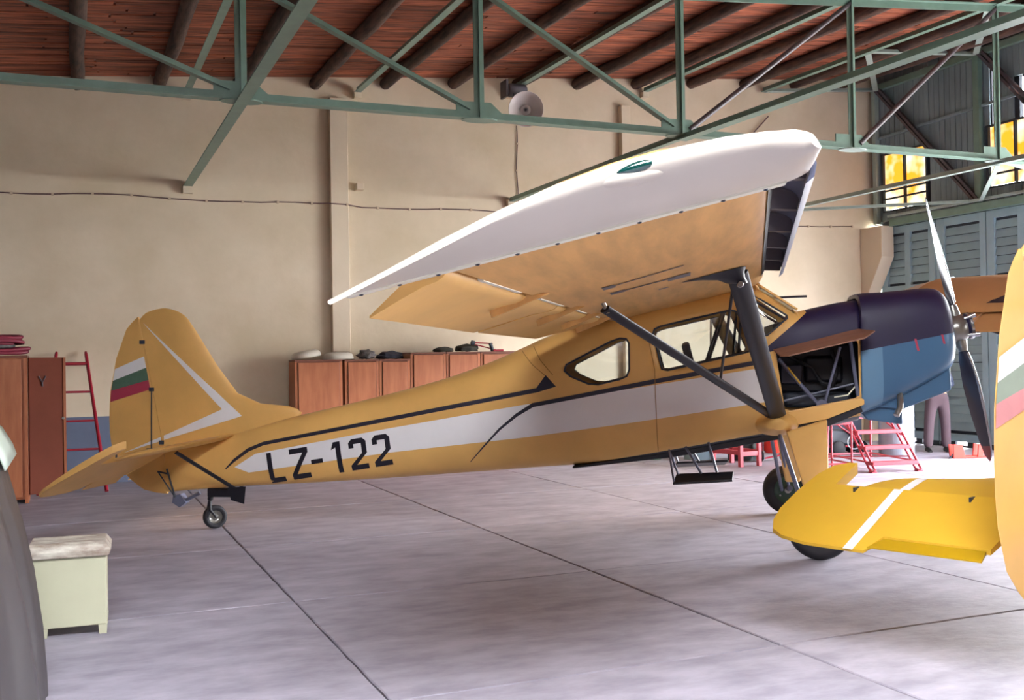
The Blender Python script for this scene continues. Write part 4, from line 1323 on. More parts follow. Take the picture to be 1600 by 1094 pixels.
        mm = MB(); mm.prism([(-.16, 1.10), (.5, 1.25), (.52, 1.19), (.22, 1.06), (-.16, 1.02)], -.5, .5, 'xz', 0); mm.build('lower_tray', M['bay'], root, smooth=0)
        mm = MB()
        for sd in (-1, 1):
            mm = MB(); mm.prism([(-.14, 1.195), (.50, 1.315), (.53, 1.30), (.53, 1.255), (.20, 1.125), (-.14, 1.06)], sd * .505, sd * .53, 'xz')
            mm.build('lower_longeron', Y, root, smooth=0, bevel=.006)
        # ---------------- propeller
        pr = bpy.data.objects.new('propeller', None); COL.objects.link(pr); pr.parent = root
        pr.location = (1.47, 0, 1.94); pr.rotation_euler = (0, -radians(12), 0)
        mm = MB(); mm.lathe([(0, -.09), (.11, -.09), (.13, -.05), (.13, .04), (.11, .07), (.0, .07)], 28, axis='x', cap=False); mm.build('hub', M['hub'], pr, smooth=40)
        mm = MB(); mm.lathe([(.0, .07), (.105, .07), (.118, .085), (.118, .11), (.1, .125), (0, .13)], 28, axis='x', cap=False); mm.build('hub_cap', M['purple'], pr, smooth=40)
        mm = MB(); mm.lathe([(.119, .095), (.126, .10), (.126, .12), (.112, .128)], 28, axis='x', cap=False); mm.build('hub_ring', M['steel'], pr, smooth=40)
        for a in (35, 145, 215, 325):
            c_, s_ = cos(radians(a)) * 1.22, sin(radians(a)) * 1.22
            mm = MB(); mm.tube([(.05, .11 * c_, .11 * s_), (.12, .125 * c_, .125 * s_)], .016, 10); mm.tube([(.11, .123 * c_, .123 * s_), (.15, .13 * c_, .13 * s_)], .024, 10); mm.build('counterweight', M['steel'], pr, smooth=40)
        for up_ in (1, -1):
            mm = MB(); mm.tube([(0, 0, up_ * .08), (0, 0, up_ * .15), (0, 0, up_ * .22)], [.06, .055, .042], 16); mm.build('blade_root', M['hub'], pr, smooth=50)
            def blade(r0, r1, f0, f1, n=16, th=1.):
                rings = []
                for k in range(n + 1):
                    r = r0 + (r1 - r0) * k / n
                    ch = lin([(.18, .07), (.3, .125), (.55, .19), (.85, .20), (1.1, .165), (1.22, .11), (1.265, .04), (1.275, .01)], r)
                    tk = lin([(.18, .06), (.35, .035), (.8, .02), (1.27, .008)], r) * th
                    be = radians(lin([(.18, 52), (.5, 38), (.9, 26), (1.27, 20)], r))
                    cx, cy = sin(be), cos(be) * up_
                    nx, ny = cos(be), -sin(be) * up_
                    ring = []
                    for j in range(12):
                        q = 2 * pi * j / 12
                        u = (f0 + f1) / 2 + (f1 - f0) / 2 * cos(q)
                        v = tk / 2 * sin(q) * max(.25, (1 - (2 * u) ** 2 * .7) if abs(u) < .5 else .25)
                        ring.append((cx * ch * u + nx * v, cy * ch * u + ny * v, up_ * r))
                    rings.append(ring)
                return rings
            mm = MB(); mm.loft(blade(.19, 1.13, -.5, .46)); mm.build('propeller_blade', M['propdark'], pr, smooth=50)
            mm = MB(); mm.loft(blade(1.13, 1.274, -.5, .46, 8)); mm.build('blade_tip', M['redtip'] if up_ < 0 else M['steel'], pr, smooth=50)
            mm = MB(); mm.loft(blade(.24, 1.25, .36, .52, 16, 1.6)); mm.build('leading_edge_sheath', M['steel'], pr, smooth=50)
        # ---------------- foot steps under the door
        for nm, y in (('entry_step', -.66), ('entry_step', .66)):
            sd = -1 if y < 0 else 1
            mm = MB(); mm.add([(-1.19, sd * .76, .575), (-.66, sd * .76, .605), (-.64, sd * .56, .655), (-1.155, sd * .56, .635)] + [(-1.19, sd * .76, .553), (-.66, sd * .76, .583), (-.64, sd * .56, .633), (-1.155, sd * .56, .613)],
                              [(0, 1, 2, 3), (7, 6, 5, 4), (0, 4, 5, 1), (1, 5, 6, 2), (2, 6, 7, 3), (3, 7, 4, 0)])
            o = mm.build(nm, M['navy'], root, smooth=0, bevel=.004)
            mm = MB()
            mm.tube([(-1.22, sd * .52, .85), (-1.18, sd * .74, .58)], .010, 8); mm.tube([(-1.22, sd * .52, .85), (-1.14, sd * .58, .63)], .010, 8)
            mm.tube([(-1.07, sd * .52, .88), (-.93, sd * .60, .64)], .012, 8); mm.tube([(-.86, sd * .52, .92), (-.79, sd * .6, .65)], .012, 8)
            mm.build('step_tube', M['greytube'], o)
        # belly pan hanging below the fuselage
        mm = MB(); mm.prism([(-2.14, .68), (-.2, 1.0), (-.2, .93), (-1.2, .765), (-2.14, .66)], -.36, .36, 'xz'); mm.build('belly_pan', M['navy'], root, smooth=0, bevel=.01)
    else:
        # nose closed plainly, registration mark under the port wing
        def mk(pts):
            bm = bmesh.new(); bm.faces.new([bm.verts.new((x, y, 0)) for x, y in pts])
            for g in [-3 + .06 * k for k in range(60)]:
                bmesh.ops.bisect_plane(bm, geom=bm.verts[:] + bm.edges[:] + bm.faces[:], plane_co=(g, 0, 0), plane_no=(1, 0, 0))
            dead = []
            for v in bm.verts:
                h = bwing.ray_cast(Vector((v.co.x, v.co.y, 4)), Vector((0, 0, -1)))[0]
                if h: v.co.z = h.z + .004
                else: dead.append(v)
            bmesh.ops.delete(bm, geom=dead, context='VERTS')
            me = bpy.data.meshes.new('wing_letter_stroke'); bm.to_mesh(me); bm.free(); me.materials.append(M['stripe']); link('wing_letter_stroke', me, root, 60)
        bwing = bvh_of([wing_o])
        mk([(-1.92, 2.30), (-1.84, 2.26), (-1.84, 1.62), (-1.92, 1.62)]); mk([(-1.92, 2.30), (-1.1, 1.78), (-1.1, 1.64), (-1.86, 2.14)]); mk([(-1.17, 2.30), (-1.1, 2.30), (-1.1, 1.64), (-1.17, 1.64)])
        mm = MB()
        CW = [(.515, 1.1, 2.235, .47, 4.), (.9, 1.3, 2.30, .48, 4.), (1.25, 1.5, 2.30, .44, 3.5), (1.35, 1.62, 2.2, .33, 2.8)]
        rings = []
        for x in (.515, .7, .9, 1.1, 1.25, 1.32, 1.35):
            zb, zt, w, e = interp(CW, x); zc, h = (zb + zt) / 2, (zt - zb) / 2
            rings.append([(x, w * math.copysign(abs(cos(t)) ** (2 / e), cos(t)), zc + h * math.copysign(abs(sin(t)) ** (2 / e), sin(t))) for t in [2 * pi * (j + .5) / 32 for j in range(32)]])
        mm.loft(rings); mm.build('cowling', Y, root, smooth=40)
        mm = MB(); mm.lathe([(0, -.05), (.12, -.05), (.12, .05), (.05, .16), (0, .17)], 20, axis='x', c=(1.42, 0, 1.93), cap=False); mm.build('spinner', M['hub'], root)
        mm = MB(); mm.oval((1.42, 0, 1.93), (1.42, -1.15, 2.2), .03, .15, n=10, up=(1, 0, 0)); mm.oval((1.42, 0, 1.93), (1.42, 1.15, 1.66), .03, .15, n=10, up=(1, 0, 0)); mm.build('propeller_blade', M['propdark'], root)
    return root

# ================================================================== SMALL THINGS
def cabinet(x0, x1, h, label, yf=15.95, yb=16.45, edge_left=False, group='cabinets behind the fuselage', mt='wood'):
    w = x1 - x0
    c = thing('cabinet', label, 'cabinet', (x0, yf, 0), 0, group)
    d = yb - yf
    m = MB(); m.box((.006, .02, .06), (w - .006, d, h - .03)); m.build('body', M['wood_d'], c, smooth=0)
    m = MB(); m.box((0, -.01, h - .03), (w, d, h)); m.build('top_board', M['wood_d'], c, smooth=0, bevel=.003)
    for x in (.0, w - .04):
        m = MB(); m.box((x, .0, .0), (x + .04, d - .01, h - .03)); m.build('side_panel', M['wood'], c, smooth=0)
    m = MB(); m.box((.05, -.018, .1), (w - .05, .004, h - .045)); dr = m.build('cabinet_door', M[mt], c, smooth=0, bevel=.003)
    m = MB(); m.lathe([(0, -.02), (.012, -.02), (.012, 0)], 10, axis='y', c=(w - .09, -.018, h * .52), cap=False); m.build('door_knob', M['hub'], dr, smooth=40)
    return c

def lump(name, label, cat, loc, size, m, seed=1, rough=.25, n=3, rz=0):
    bm = bmesh.new(); bmesh.ops.create_icosphere(bm, subdivisions=n, radius=1)
    from mathutils import noise
    for v in bm.verts:
        p = v.co * 2.0 + Vector((seed * 7.3, seed, 0)); k = 1 + rough * noise.noise(p) + rough * .5 * noise.noise(p * 2.7)
        v.co = Vector((v.co.x * size[0] * k, v.co.y * size[1] * k, max(v.co.z, -.55) * size[2] * k))
    zm = min(v.co.z for v in bm.verts)
    for v in bm.verts: v.co.z -= zm
    me = bpy.data.meshes.new(name); bm.to_mesh(me); bm.free(); me.materials.append(m)
    o = link(name, me, None, 60); o.location = loc; o.rotation_euler = (0, 0, rz)
    return tag(o, label, cat)

def build_cabinets():
    cabinet(3.13, 3.86, 1.765, 'low wooden cabinet, leftmost of the row behind the fuselage')
    cabinet(3.90, 4.44, 1.76, 'low wooden cabinet just right of the dark gap in the row')
    cabinet(4.45, 4.95, 1.76, 'low wooden cabinet touching the first taller one')
    cabinet(4.96, 5.55, 1.86, 'first of the taller wooden cabinets in the row behind the fuselage', mt='wood')
    cabinet(5.56, 6.14, 1.86, 'taller wooden cabinet in the middle of the tall group')
    cabinet(6.15, 6.80, 1.86, 'rightmost tall wooden cabinet, partly hidden by the cabin roof')
    # left cabinet with open door
    c = thing('wardrobe', 'brown wooden wardrobe at the left edge with its door swung open', 'cabinet', (-1.65, 14.6, 0))
    m = MB(); m.box((.02, .02, .05), (1.10, .6, 1.84)); m.build('body', M['wood'], c, smooth=0)
    m = MB(); m.box((0, 0, 1.84), (1.14, .62, 1.87)); m.build('top_board', M['wood_d'], c, smooth=0, bevel=.003)
    m = MB(); m.box((1.10, 0, 0), (1.14, .6, 1.84)); m.build('side_panel', M['wood'], c, smooth=0)
    m = MB(); m.box((.03, -.015, .08), (1.07, .01, 1.82)); m.build('front_panel', M['wood'], c, smooth=0, bevel=.003)
    m = MB(); m.add([(1.16, .05, .10), (1.57, .28, .10), (1.57, .28, 1.84), (1.16, .05, 1.84), (1.145, .072, .10), (1.555, .302, .10), (1.555, .302, 1.84), (1.145, .072, 1.84)],
                    [(0, 1, 2, 3), (7, 6, 5, 4), (0, 4, 5, 1), (1, 5, 6, 2), (2, 6, 7, 3), (3, 7, 4, 0)])
    d = m.build('open_door', M['wood_r'], c, smooth=0)
    m = MB(); m.beam((1.57, .275, .10), (1.57, .275, 1.84), .035, .03, (1, 0, 0)); m.build('door_edge', M['wood'], d, smooth=0)
    m = MB(); m.lathe([(0, -.03), (.018, -.03), (.018, 0)], 12, axis='y', c=(1.55, .27, 1.05), cap=False); m.build('lock', M['hub'], d, smooth=40)
    m = MB(); m.tube([(1.27, .095, 1.60), (1.31, .115, 1.52), (1.35, .14, 1.60)], .008, 6); m.tube([(1.31, .115, 1.52), (1.31, .115, 1.47)], .01, 6); m.build('coat_hook', M['gasket'], d, smooth=40)
    # red hose coils on the wardrobe
    o = thing('hose_coil', 'bundle of maroon hoses piled on top of the left wardrobe', 'hose', (-1.05, 14.85, 1.88))
    rng = random.Random(2)
    for k in range(7):
        m = MB(); pts = []
        r0 = .30 + rng.uniform(-.05, .1); zz = .035 + k * .032
        for j in range(25):
            t = 2 * pi * j / 24
            pts.append((r0 * 1.35 * cos(t) + .03 * sin(3 * t + k), .17 * sin(t), zz + .015 * sin(2 * t + k)))
        m.tube(pts, .024, 8, cap=False); m.build('hose_loop', M['hose'] if k != 2 else M['clothgrey'], o, smooth=60)
    # stuff on the middle cabinets
    for (x, s, lab, rot) in ((3.36, 1., 'off-white domed shell tilted on the leftmost low cabinet', (.0, -.16, 0)), (3.86, 1.05, 'off-white domed shell lying flat over the dark gap between cabinets', (0, -.02, 0))):
        m = MB(); m.loft([[(r * 1.35 * cos(t), r * .9 * sin(t), z) for t in [2 * pi * k / 24 for k in range(24)]] for r, z in ((.165, 0), (.172, .012), (.168, .05), (.15, .085), (.11, .105), (.03, .112))])
        o = m.build('shell', M['helmet'], smooth=50); o.location = (x, 16.2, 1.768 if s > 1 else 1.80); o.scale = (s, s, s); o.rotation_euler = rot; tag(o, lab, 'shell', 'off-white shells on the cabinets')
    lump('cloth_bundle', 'crumpled grey striped cloth beside the off-white shells', 'cloth', (4.31, 16.2, 1.762), (.13, .13, .09), M['clothgrey'], 2, .5)
    lump('cloth_bundle', 'dark grey folded cloth at the end of the low cabinets', 'cloth', (4.69, 16.2, 1.762), (.20, .15, .075), M['clothdark'], 4, .35)
    lump('bag', 'small olive bag lying flat on the tall cabinets', 'bag', (5.58, 16.15, 1.862), (.16, .11, .05), M['olive'], 5, .25)
    lump('bag', 'larger dark olive bag on the tall cabinets under the red rods', 'bag', (5.99, 16.15, 1.862), (.19, .12, .075), M['olive'], 6, .3)
    o = thing('rod_bundle', 'small red rods with dark knobs on the tall cabinets', 'tool', (6.28, 16.0, 1.858))
    m = MB(); m.tube([(-.25, 0, .15), (.1, .0, .13)], .012, 6); m.tube([(-.2, .03, .12), (.16, .02, .03)], .010, 6); m.build('rod', M['red'], o)
    m = MB(); m.tube([(-.27, 0, .15), (-.22, 0, .14)], .04, 10); m.build('knob', M['gasket'], o)
    m = MB(); m.tube([(.06, 0, .14), (.1, 0, 0.01)], .03, 10); m.build('knob', M['gasket'], o)
    m = MB(); m.box((.1, -.05, 0), (.28, .05, .035)); m.build('rod_foot', M['red'], o, smooth=0, bevel=.01)

def build_ladder():
    o = thing('ladder', 'dark red metal ladder leaning on the back wall beside the wardrobe', 'ladder', (.15, 15.3, 0))
    tl, tr, bl, br = Vector((-.19, 16.53, 1.93)), Vector((.20, 16.53, 1.93)), Vector((-.42, 15.3, 0.02)), Vector((.43, 15.3, 0.02))
    O = Vector((.15, 15.3, 0))
    for a, b in ((tl, bl), (tr, br)):
        m = MB(); m.tube([a - O, a.lerp(b, .02) - O, b - O], [.018, .024, .026], 10); m.build('ladder_rail', M['red'], o, smooth=60)
    for k, t in enumerate((.09, .30, .51, .71, .9)):
        m = MB(); p, q = tl.lerp(bl, t) - O, tr.lerp(br, t) - O
        m.tube([p, q], .024 if k == 0 else .016, 8); m.build('rung', M['red'], o, smooth=60)

def build_nightstand():
    o = thing('bedside_cabinet', 'small pale cream cabinet with chipped white lid on stubby legs', 'cabinet', (.02, 7.22, 0), radians(-3))
    m = MB(); m.box((-.26, 0, .06), (.175, .34, .52)); m.build('body', M['boxpaint'], o, smooth=0, bevel=.008)
    m = MB()
    m.loft([[(-.285, -.02, .50), (.19, -.02, .50), (.19, .36, .50), (-.285, .36, .50)], [(-.285, -.025, .54), (.205, -.025, .54), (.205, .37, .54), (-.285, .37, .54)], [(-.28, -.01, .575), (.18, -.01, .575), (.18, .35, .575), (-.28, .35, .575)], [(-.28, .03, .59), (.17, .03, .59), (.17, .34, .59), (-.28, .34, .59)]])
    m.build('lid', M['chipped'], o, smooth=20, bevel=.006)
    for x, y in ((-.2, .03), (.15, .03), (-.2, .31), (.15, .31)):
        m = MB(); m.loft([[(x + sx * .022, y + sy * .022, 0) for sx, sy in ((-1, -1), (1, -1), (1, 1), (-1, 1))], [(x + sx * .028, y + sy * .026, .075) for sx, sy in ((-1, -1), (1, -1), (1, 1), (-1, 1))]]); m.build('leg', M['boxpaint'], o, smooth=0)

def build_tarp():
    cx, cy = -1.75, 5.55
    o = thing('covered_machine', 'large machine under a dark grey tarpaulin at the left edge', 'cover', (cx, cy, 0))
    prof = [(1.57, .0), (1.57, .10), (1.56, .36), (1.53, .67), (1.49, .92), (1.42, 1.2), (1.36, 1.33), (1.25, 1.44), (.8, 1.52), (.0, 1.55)]
    m = MB(); rings = []
    n = 120
    for r, z in prof:
        ring = []
        for k in range(n):
            t = 2 * pi * k / n
            fold = (.030 * sin(11 * t) + .018 * sin(27 * t + 1) + .01 * sin(53 * t)) * max(0, 1 - z / 1.35) ** .6
            # superellipse footprint
            e = 6
            c, s = cos(t), sin(t)
            rr = 1 / ((abs(c) ** e + abs(s) ** e) ** (1 / e)) * (1 - .03 * 0)
            R = r * rr + fold * r
            ring.append((R * c, R * s * 1.0, z + .012 * sin(7 * t) * (z < .05) * 0))
        rings.append(ring)
    m.loft(rings, cap0=False, cap1=False); m.build('tarpaulin', M['tarp'], o, smooth=60)
    # loose hanging flap towards the little cabinet
    m = MB(); rings = []
    for j in range(13):
        z = 1.0 - j * .083
        w = .02 + .015 * j
        ring = []
        for k in range(9):
            q = k / 8
            ring.append((1.36 + (1 - z) * .20 + .025 * sin(q * 7 + z * 2) * (1 - z * .6), 1.28 + q * (.22 + .1 * (1 - z)), max(z, .006)))
        rings.append(ring)
    m.loft(rings, closed=False, cap0=False, cap1=False); f = m.build('hanging_flap', M['tarp_d'], o, smooth=60)
    sm = f.modifiers.new('cloth', 'SOLIDIFY'); sm.thickness = .008
    m = MB(); rings = [[(1.20 - .02 * a + .1 * cos(t) * (1 - a * .3), .55 + .42 * sin(t), 1.20 + .1 * a + .05 * cos(t * 2)) for t in [pi * 2 * k / 16 for k in range(16)]] for a in (0, .5, 1)]
    m.__init__(); m.loft([[(x, y, z) for y in (.2, .6, 1.0, 1.3)] for x, z in ((.7, 1.56), (1.25, 1.47), (1.375, 1.36), (1.43, 1.26), (1.45, 1.2))], closed=False, cap0=False, cap1=False)
    g = m.build('pale_sheet', M['palecloth'], o, smooth=60); g['label'] = 'pale sheet folded over the edge'
    sm = g.modifiers.new('cloth', 'SOLIDIFY'); sm.thickness = .01

def build_steps():
    o = thing('rolling_steps', 'coral red tubular work steps standing under the blue cowling', 'steps', (11.0, 11.83, 0), radians(-10.5))
    # local x across the treads, y the way up
    W = .37
    def tread(k): return (.09 + .205 * k, .13 + .215 * k)
    for k in range(4):
        y, z = tread(k)
        m = MB(); m.box((-W, y - .03, z - .03), (W, y + .15, z + .022)); m.build('tread', M['redpink'], o, smooth=0, bevel=.006)
    for s in (-1, 1):
        m = MB(); m.tube([(s * W, .02, .045), (s * W, .10, .13), (s * W, .83, .90)], .018, 8); m.tube([(s * W, .17, .045), (s * W, .25, .13), (s * W, .98, .90)], .016, 8)
        m.tube([(s * W, .02, .045), (s * W, .05, .018), (s * W, .12, .018), (s * W, .17, .045)], .017, 8); m.build('side_rail', M['redpink'], o, smooth=60)
        m = MB(); m.box((s * W - .04, .03, 0), (s * W + .04, .13, .02)); m.build('foot', M['redpink'], o, smooth=0, bevel=.005)
    m = MB(); m.box((-W, .83, .88), (W, 1.35, .91)); m.build('platform', M['redpink'], o, smooth=0, bevel=.006)
    for s in (-1, 1):
        m = MB(); m.tube([(s * W, 1.33, .88), (s * W, 1.36, 0.0)], .018, 8); m.tube([(s * W, 1.35, .16), (s * W, .1, .14)], .014, 8); m.tube([(s * W, 1.33, .85), (s * W, .5, .5)], .012, 8); m.build('rear_leg', M['redpink'], o, smooth=60)
    m = MB(); m.tube([(-W, 1.35, .16), (W, 1.35, .16)], .014, 8); m.tube([(-W, 1.35, .12), (W, .3, .2)], .01, 8); m.build('cross_tube', M['redpink'], o, smooth=60)
    # A separate tall frame left of the steps
    o = thing('work_stand', 'thin coral red tube stand beside the yellow gear leg, left of the steps', 'stand', (10.3, 12.3, 0), radians(-12))
    m = MB()
    for x in (-.30, .22):
        for y in (0, .6): m.tube([(x, y, 0), (x, y, .72)], .016, 8)
    m.build('post', M['redpink'], o)
    m = MB()
    for z in (.12, .70):
        m.tube([(-.30, 0, z), (.22, 0, z)], .014, 8); m.tube([(-.30, .6, z), (.22, .6, z)], .014, 8); m.tube([(-.30, 0, z), (-.30, .6, z)], .014, 8); m.tube([(.22, 0, z), (.22, .6, z)], .014, 8)
    m.build('cross_tube', M['redpink'], o)
    m = MB(); m.box((-.31, -.01, .71), (.23, .61, .735)); m.build('stand_top', M['redpink'], o, smooth=0)

def drum(name, label, x, y, r, h, m_, bands=3):
    o = thing(name, label, 'barrel', (x, y, 0))
    m = MB(); prof = [(0, .01), (r * .97, .01), (r, 0), (r, .02)]
    for k in range(1, bands + 1):
        z = h * k / (bands + 1)
        prof += [(r, z - .02), (r * 1.025, z), (r, z + .02)]
    prof += [(r, h - .01), (r * .985, h), (r * .95, h - .015), (0, h - .015)]
    m.lathe(prof, 36, cap=False); m.build('drum_body', m_, o, smooth=50)
    m = MB(); m.lathe([(0, .02), (.03, .02), (.03, -.005)], 12, c=(r * .6, 0, h - .015), cap=False); m.build('bung', M['hub'], o, smooth=40)
    return o

def build_clutter():
    drum('steel_drum', 'pale galvanised steel drum behind the red work steps', 12.93, 13.95, .29, .88, M['drum'])
    drum('dark_drum', 'dark green drum behind the red trestle', 10.25, 14.6, .24, .62, M['drumdark'], 2)
    drum('blue_drum', 'pale blue low drum seen under the fuselage by the red trestle', 9.72, 15.1, .24, .5, M['drumblue'], 2)
    drum('green_can', 'small dull green can on the floor under the fuselage', 9.05, 15.45, .13, .22, mat('dull_green_can', (88, 120, 96), .5), 1)
    o = thing('toolbox', 'dark metal box on the floor beside the dull green can', 'box', (9.40, 15.75, 0))
    m = MB(); m.box((-.15, -.15, .02), (.2, .2, .36)); m.build('box_body', M['drumdark'], o, smooth=0, bevel=.01)
    m = MB(); m.box((-.16, -.16, .33), (.21, .21, .40)); m.build('box_lid', M['gasket'], o, smooth=0, bevel=.01)
    # trestle
    o = thing('trestle', 'coral red wooden trestle under the middle of the fuselage', 'trestle', (9.71, 13.63, 0), radians(4))
    for x, y in ((-.18, 0), (.18, 0), (-.22, .62), (.14, .62)):
        m = MB(); m.box((x - .03, y - .03, 0), (x + .03, y + .03, .66)); m.build('leg', M['redpink'], o, smooth=0, bevel=.004)
    for a, b in (((-.18, 0, .2), (.18, 0, .2)), ((-.18, 0, .22), (-.22, .62, .22)), ((.18, 0, .22), (.14, .62, .22)), ((-.22, .62, .2), (.14, .62, .2))):
        m = MB(); m.beam(a, b, .035, .07); m.build('crossbar', M['redpink'], o, smooth=0, bevel=.003)
    m = MB(); m.box((-.27, -.08, .66), (.23, .7, .69)); m.build('trestle_top', M['redpink'], o, smooth=0, bevel=.004)
    # red fire trolley beside the far wheel
    o = thing('fire_extinguisher', 'big red wheeled extinguisher partly hidden behind the far yellow gear leg', 'extinguisher', (10.5, 14.1, 0), radians(-10))
    m = MB(); m.lathe([(0, .14), (.12, .14), (.15, .18), (.15, .6), (.11, .68), (.04, .72), (0, .73)], 24, cap=False); m.build('cylinder', M['redorange'], o, smooth=50)
    m = MB(); m.tube([(-.17, .05, .02), (-.17, .05, .75), (-.05, .05, .85)], .014, 8); m.tube([(-.17, -.05, .06), (.1, -.05, .1)], .014, 8); m.build('trolley_frame', M['red'], o)
    for s in (-.19, .19):
        m = MB(); m.lathe([(0, -.02), (.08, -.02), (.09, -.01), (.09, .01), (.08, .02), (0, .02)], 20, axis='x', c=(s, .05, .09), cap=False); m.build('trolley_wheel', M['rubber'], o, smooth=40)
    # yellow motor cart behind the steps
    o = thing('compressor_cart', 'yellow and black compressor on small wheels behind the red steps', 'compressor', (12.2, 14.6, 0), radians(-15))
    m = MB(); m.lathe([(0, -.3), (.1, -.28), (.14, -.22), (.14, .22), (.1, .28), (0, .3)], 24, axis='x', c=(-.55, 0, .42), cap=False); m.build('tank', M['yellowcan'], o, smooth=50)
    m = MB(); m.tube([(-.9, -.15, .14), (.5, -.15, .14)], .018, 8); m.tube([(-.9, .15, .14), (.5, .15, .14)], .018, 8); m.tube([(.5, -.15, .14), (-.2, -.15, .62)], .016, 8); m.tube([(-.9, -.15, .14), (-.9, .15, .14)], .016, 8)
    m.tube([(-.7, 0, .14), (-.7, 0, .3)], .02, 8); m.tube([(-.4, 0, .14), (-.4, 0, .3)], .02, 8); m.build('cart_frame', M['red'], o)
    m = MB(); m.box((-.15, -.12, .16), (.3, .12, .42)); m.build('motor', M['gasket'], o, smooth=0, bevel=.03)
    for x, y in ((-.05, -.2), (.35, -.2), (-.05, .2), (.35, .2)):
        m = MB(); m.lathe([(0, -.03), (.10, -.03), (.12, -.015), (.12, .015), (.10, .03), (0, .03)], 24, axis='y', c=(x, y, .12), cap=False); m.build('cart_wheel', M['rubber'], o, smooth=40)
    m = MB(); m.tube([(.2 + .12 * cos(t), -.26, .22 + .12 * sin(t)) for t in [2 * pi * k / 20 for k in range(21)]], .012, 6, cap=False); m.build('air_hose', M['drum'], o)
    # chocks
    o = thing('wheel_chock', 'signal red metal wheel chock under the tip of the propeller', 'chock', (13.45, 12.95, 0), radians(-20))
    for x, l in ((-.14, 1), (.17, -1)):
        m = MB(); m.prism([(x - .11, .0), (x + .09, .0), (x + .02 + .02 * l, .22), (x - .13 + .02 * l, .23)] if l > 0 else [(x - .02, .02), (x + .06, .02), (x + .13, .22), (x + .0, .22)], -.1, -.07, 'xz')
        m.prism([(x - .09, .0), (x + .07, .0), (x + .0, .21), (x - .11, .22)] if l > 0 else [(x - .02, .02), (x + .06, .02), (x + .13, .22), (x + .0, .22)], .07, .1, 'xz')
        m.build('chock_plate', M['redorange'], o, smooth=0, bevel=.004)
    m = MB(); m.beam((-.2, 0, .02), (.3, 0, .02), .16, .03); m.build('chock_base', M['redorange'], o, smooth=0, bevel=.004)
    m = MB(); m.tube([(-.2, -.08, .12), (-.32, -.08, .0)], .012, 6); m.build('chock_prop', M['gasket'], o)

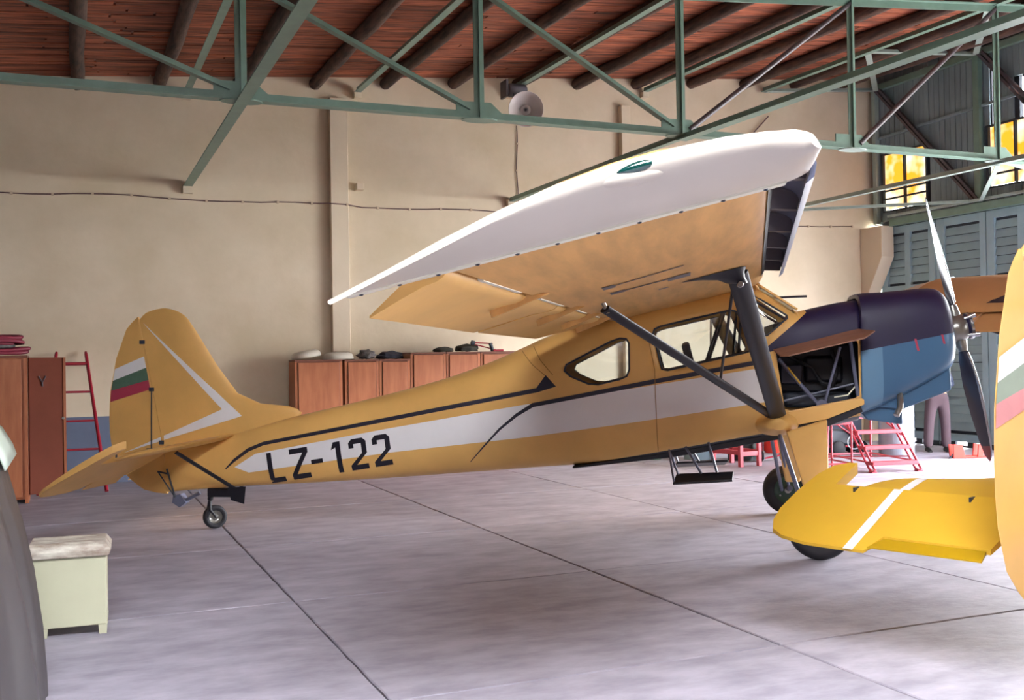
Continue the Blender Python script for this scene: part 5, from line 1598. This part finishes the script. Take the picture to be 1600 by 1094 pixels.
def build_person():
    o = thing('person', 'person in dull brown trousers standing by the blue doors behind the cowling', 'person', (13.9, 14.0, 0), radians(150))
    # local +y is where the person faces
    def skin(name, joints, edges, radii, m_, sub=2, root=0):
        me = bpy.data.meshes.new(name)
        me.from_pydata(joints, edges, [])
        me.materials.append(m_)
        ob = bpy.data.objects.new(name, me); COL.objects.link(ob); ob.parent = o
        s = ob.modifiers.new('skin', 'SKIN'); s.use_smooth_shade = True
        for i, r in enumerate(radii):
            sv = me.skin_vertices[0].data[i]
            sv.radius = r if isinstance(r, tuple) else (r, r)
            sv.use_root = (i == root)
        ss = ob.modifiers.new('sub', 'SUBSURF'); ss.levels = sub; ss.render_levels = sub
        return ob
    J = [(0, 0, .95), (0, .0, 1.12), (0, -.01, 1.32), (0, 0, 1.44), (0, .01, 1.52),
         (-.16, 0, 1.40), (-.235, .02, 1.15), (-.12, .20, 1.20), (.16, 0, 1.40), (.245, .02, 1.15), (.12, .22, 1.12),
         (-.10, 0, .88), (-.125, .02, .50), (-.14, -.01, .09), (.10, 0, .88), (.145, .03, .50), (.165, .0, .09)]
    E = [(0, 1), (1, 2), (2, 3), (3, 4), (3, 5), (5, 6), (6, 7), (3, 8), (8, 9), (9, 10), (0, 11), (11, 12), (12, 13), (0, 14), (14, 15), (15, 16)]
    Rr = [(.15, .11), (.145, .10), (.17, .11), (.10, .09), .055, .065, .045, .032, .065, .045, .032, .095, .062, .042, .095, .062, .042]
    skin('body', J, E, Rr, M['skin'])
    skin('trousers', [(0, 0, 1.10), (0, 0, .95), (-.10, 0, .84), (-.128, .02, .50), (-.142, -.005, .06), (.10, 0, .84), (.147, .03, .50), (.167, 0, .06)],
         [(0, 1), (1, 2), (2, 3), (3, 4), (1, 5), (5, 6), (6, 7)], [(.165, .125), (.17, .13), (.115, .115), (.085, .09), (.075, .085), (.115, .115), (.085, .09), (.075, .085)], M['khaki'])
    skin('shirt', [(0, 0, 1.0), (0, 0, 1.14), (0, -.01, 1.32), (0, 0, 1.43), (-.165, 0, 1.40), (-.24, .02, 1.15), (-.14, .17, 1.19), (.165, 0, 1.40), (.25, .02, 1.15), (.14, .19, 1.125)],
         [(0, 1), (1, 2), (2, 3), (3, 4), (4, 5), (5, 6), (3, 7), (7, 8), (8, 9)], [(.175, .13), (.165, .12), (.19, .13), (.115, .10), .08, .06, .048, .08, .06, .048], M['shirt'])
    # head with face
    bm = bmesh.new(); bmesh.ops.create_uvsphere(bm, u_segments=24, v_segments=18, radius=1)
    for v in bm.verts:
        x, y, z = v.co
        w = 1 - .18 * max(0, -z)
        v.co = Vector((x * .075 * w, y * .095 * w + .01, z * .115))
        if y > .8 and abs(x) < .22 and -.35 < z < .12: v.co.y += .022 * (1 - abs(x) / .22)
        if y > .7 and abs(abs(x) - .38) < .15 and .0 < z < .2: v.co.y -= .008
    me = bpy.data.meshes.new('head'); bm.to_mesh(me); bm.free(); me.materials.append(M['skin'])
    h = link('head', me, o, 60); h.location = (0, .01, 1.645)
    for s in (-1, 1):
        m = MB(); m.lathe([(0, -.009), (.009, -.004), (.009, .004), (0, .009)], 10, axis='y', c=(s * .03, .093, .01), cap=False); m.build('eye', M['hair'], h, smooth=60)
        m = MB(); m.oval((s * .072, 0, -.02), (s * .086, -.01, .03), .02, .012, n=8); m.build('ear', M['skin'], h, smooth=60)
    m = MB(); m.box((-.024, .094, -.058), (.024, .1, -.05)); m.build('mouth', M['redtip'], h, smooth=0)
    bm = bmesh.new(); bmesh.ops.create_uvsphere(bm, u_segments=24, v_segments=14, radius=1)
    bmesh.ops.delete(bm, geom=[v for v in bm.verts if v.co.z < (.25 if v.co.y > .1 else -.25)], context='VERTS')
    for v in bm.verts: v.co = Vector((v.co.x * .081, v.co.y * .10 + .004, v.co.z * .121))
    me = bpy.data.meshes.new('hair'); bm.to_mesh(me); bm.free(); me.materials.append(M['hair']); link('hair', me, h, 60)
    for s, wr_, dr in ((-1, Vector((-.12, .20, 1.20)), Vector((.85, .52, .05)).normalized()), (1, Vector((.12, .22, 1.12)), Vector((-.85, .52, .05)).normalized())):
        # palm runs along dr, fingers curl towards the body
        side = Vector((0, 0, 1)); inn = dr.cross(side).normalized() * s
        pm = wr_ + dr * .085
        skin('palm', [tuple(wr_), tuple(pm)], [(0, 1)], [(.024, .017), (.033, .016)], M['skin'], 1)
        for k in range(4):
            q = pm + side * (.024 - .016 * k); L = (.064, .074, .070, .055)[k]
            p1 = q + dr * L * .55 - inn * .004; p2 = p1 + dr * L * .35 + inn * .02
            skin('finger', [tuple(q - dr * .01), tuple(p1), tuple(p2)], [(0, 1), (1, 2)], [.009, .008, .006], M['skin'], 1)
        t0 = wr_ + dr * .03 + side * .022; t1 = t0 + dr * .03 + side * .03; t2 = t1 + dr * .03 + side * .008
        skin('thumb', [tuple(t0), tuple(t1), tuple(t2)], [(0, 1), (1, 2)], [.011, .009, .007], M['skin'], 1)
    for x in (-.142, .167):
        m = MB()
        rings = []
        for y, w, hh in ((-.08, .035, .06), (-.05, .042, .085), (.0, .042, .09), (.08, .046, .055), (.14, .045, .04), (.18, .03, .028)):
            rings.append([(x + w * cos(t), y, max(0, .5 * hh + .5 * hh * sin(t))) for t in [2 * pi * k / 14 for k in range(14)]])
        m.loft(rings); m.build('shoe', M['shoe'], o, smooth=50)

def build_outside():
    m = MB(); m.box((-40, -60, -.6), (70, 60, -.26))
    o = m.build('ground_outside', M['dust'], smooth=0); o['kind'] = 'structure'

# ================================================================== BUILD
build_floor()
build_walls()
build_right_wall()
build_roof()
build_outside()
build_steel()
build_wall_fittings()
airplane('orange-yellow high-wing airplane with white side stripe, LZ-122 and open engine bay', (6.42, 8.23, 0), radians(-31.8))
airplane('lemon yellow airplane cut off by the right edge, tail towards the viewer', (10.86, 6.151, 0), radians(19.2), full=False, paint='lemon', under='yellow_top', port_span=3.25)
build_cabinets()
build_ladder()
build_nightstand()
build_tarp()
build_steps()
build_clutter()
build_person()
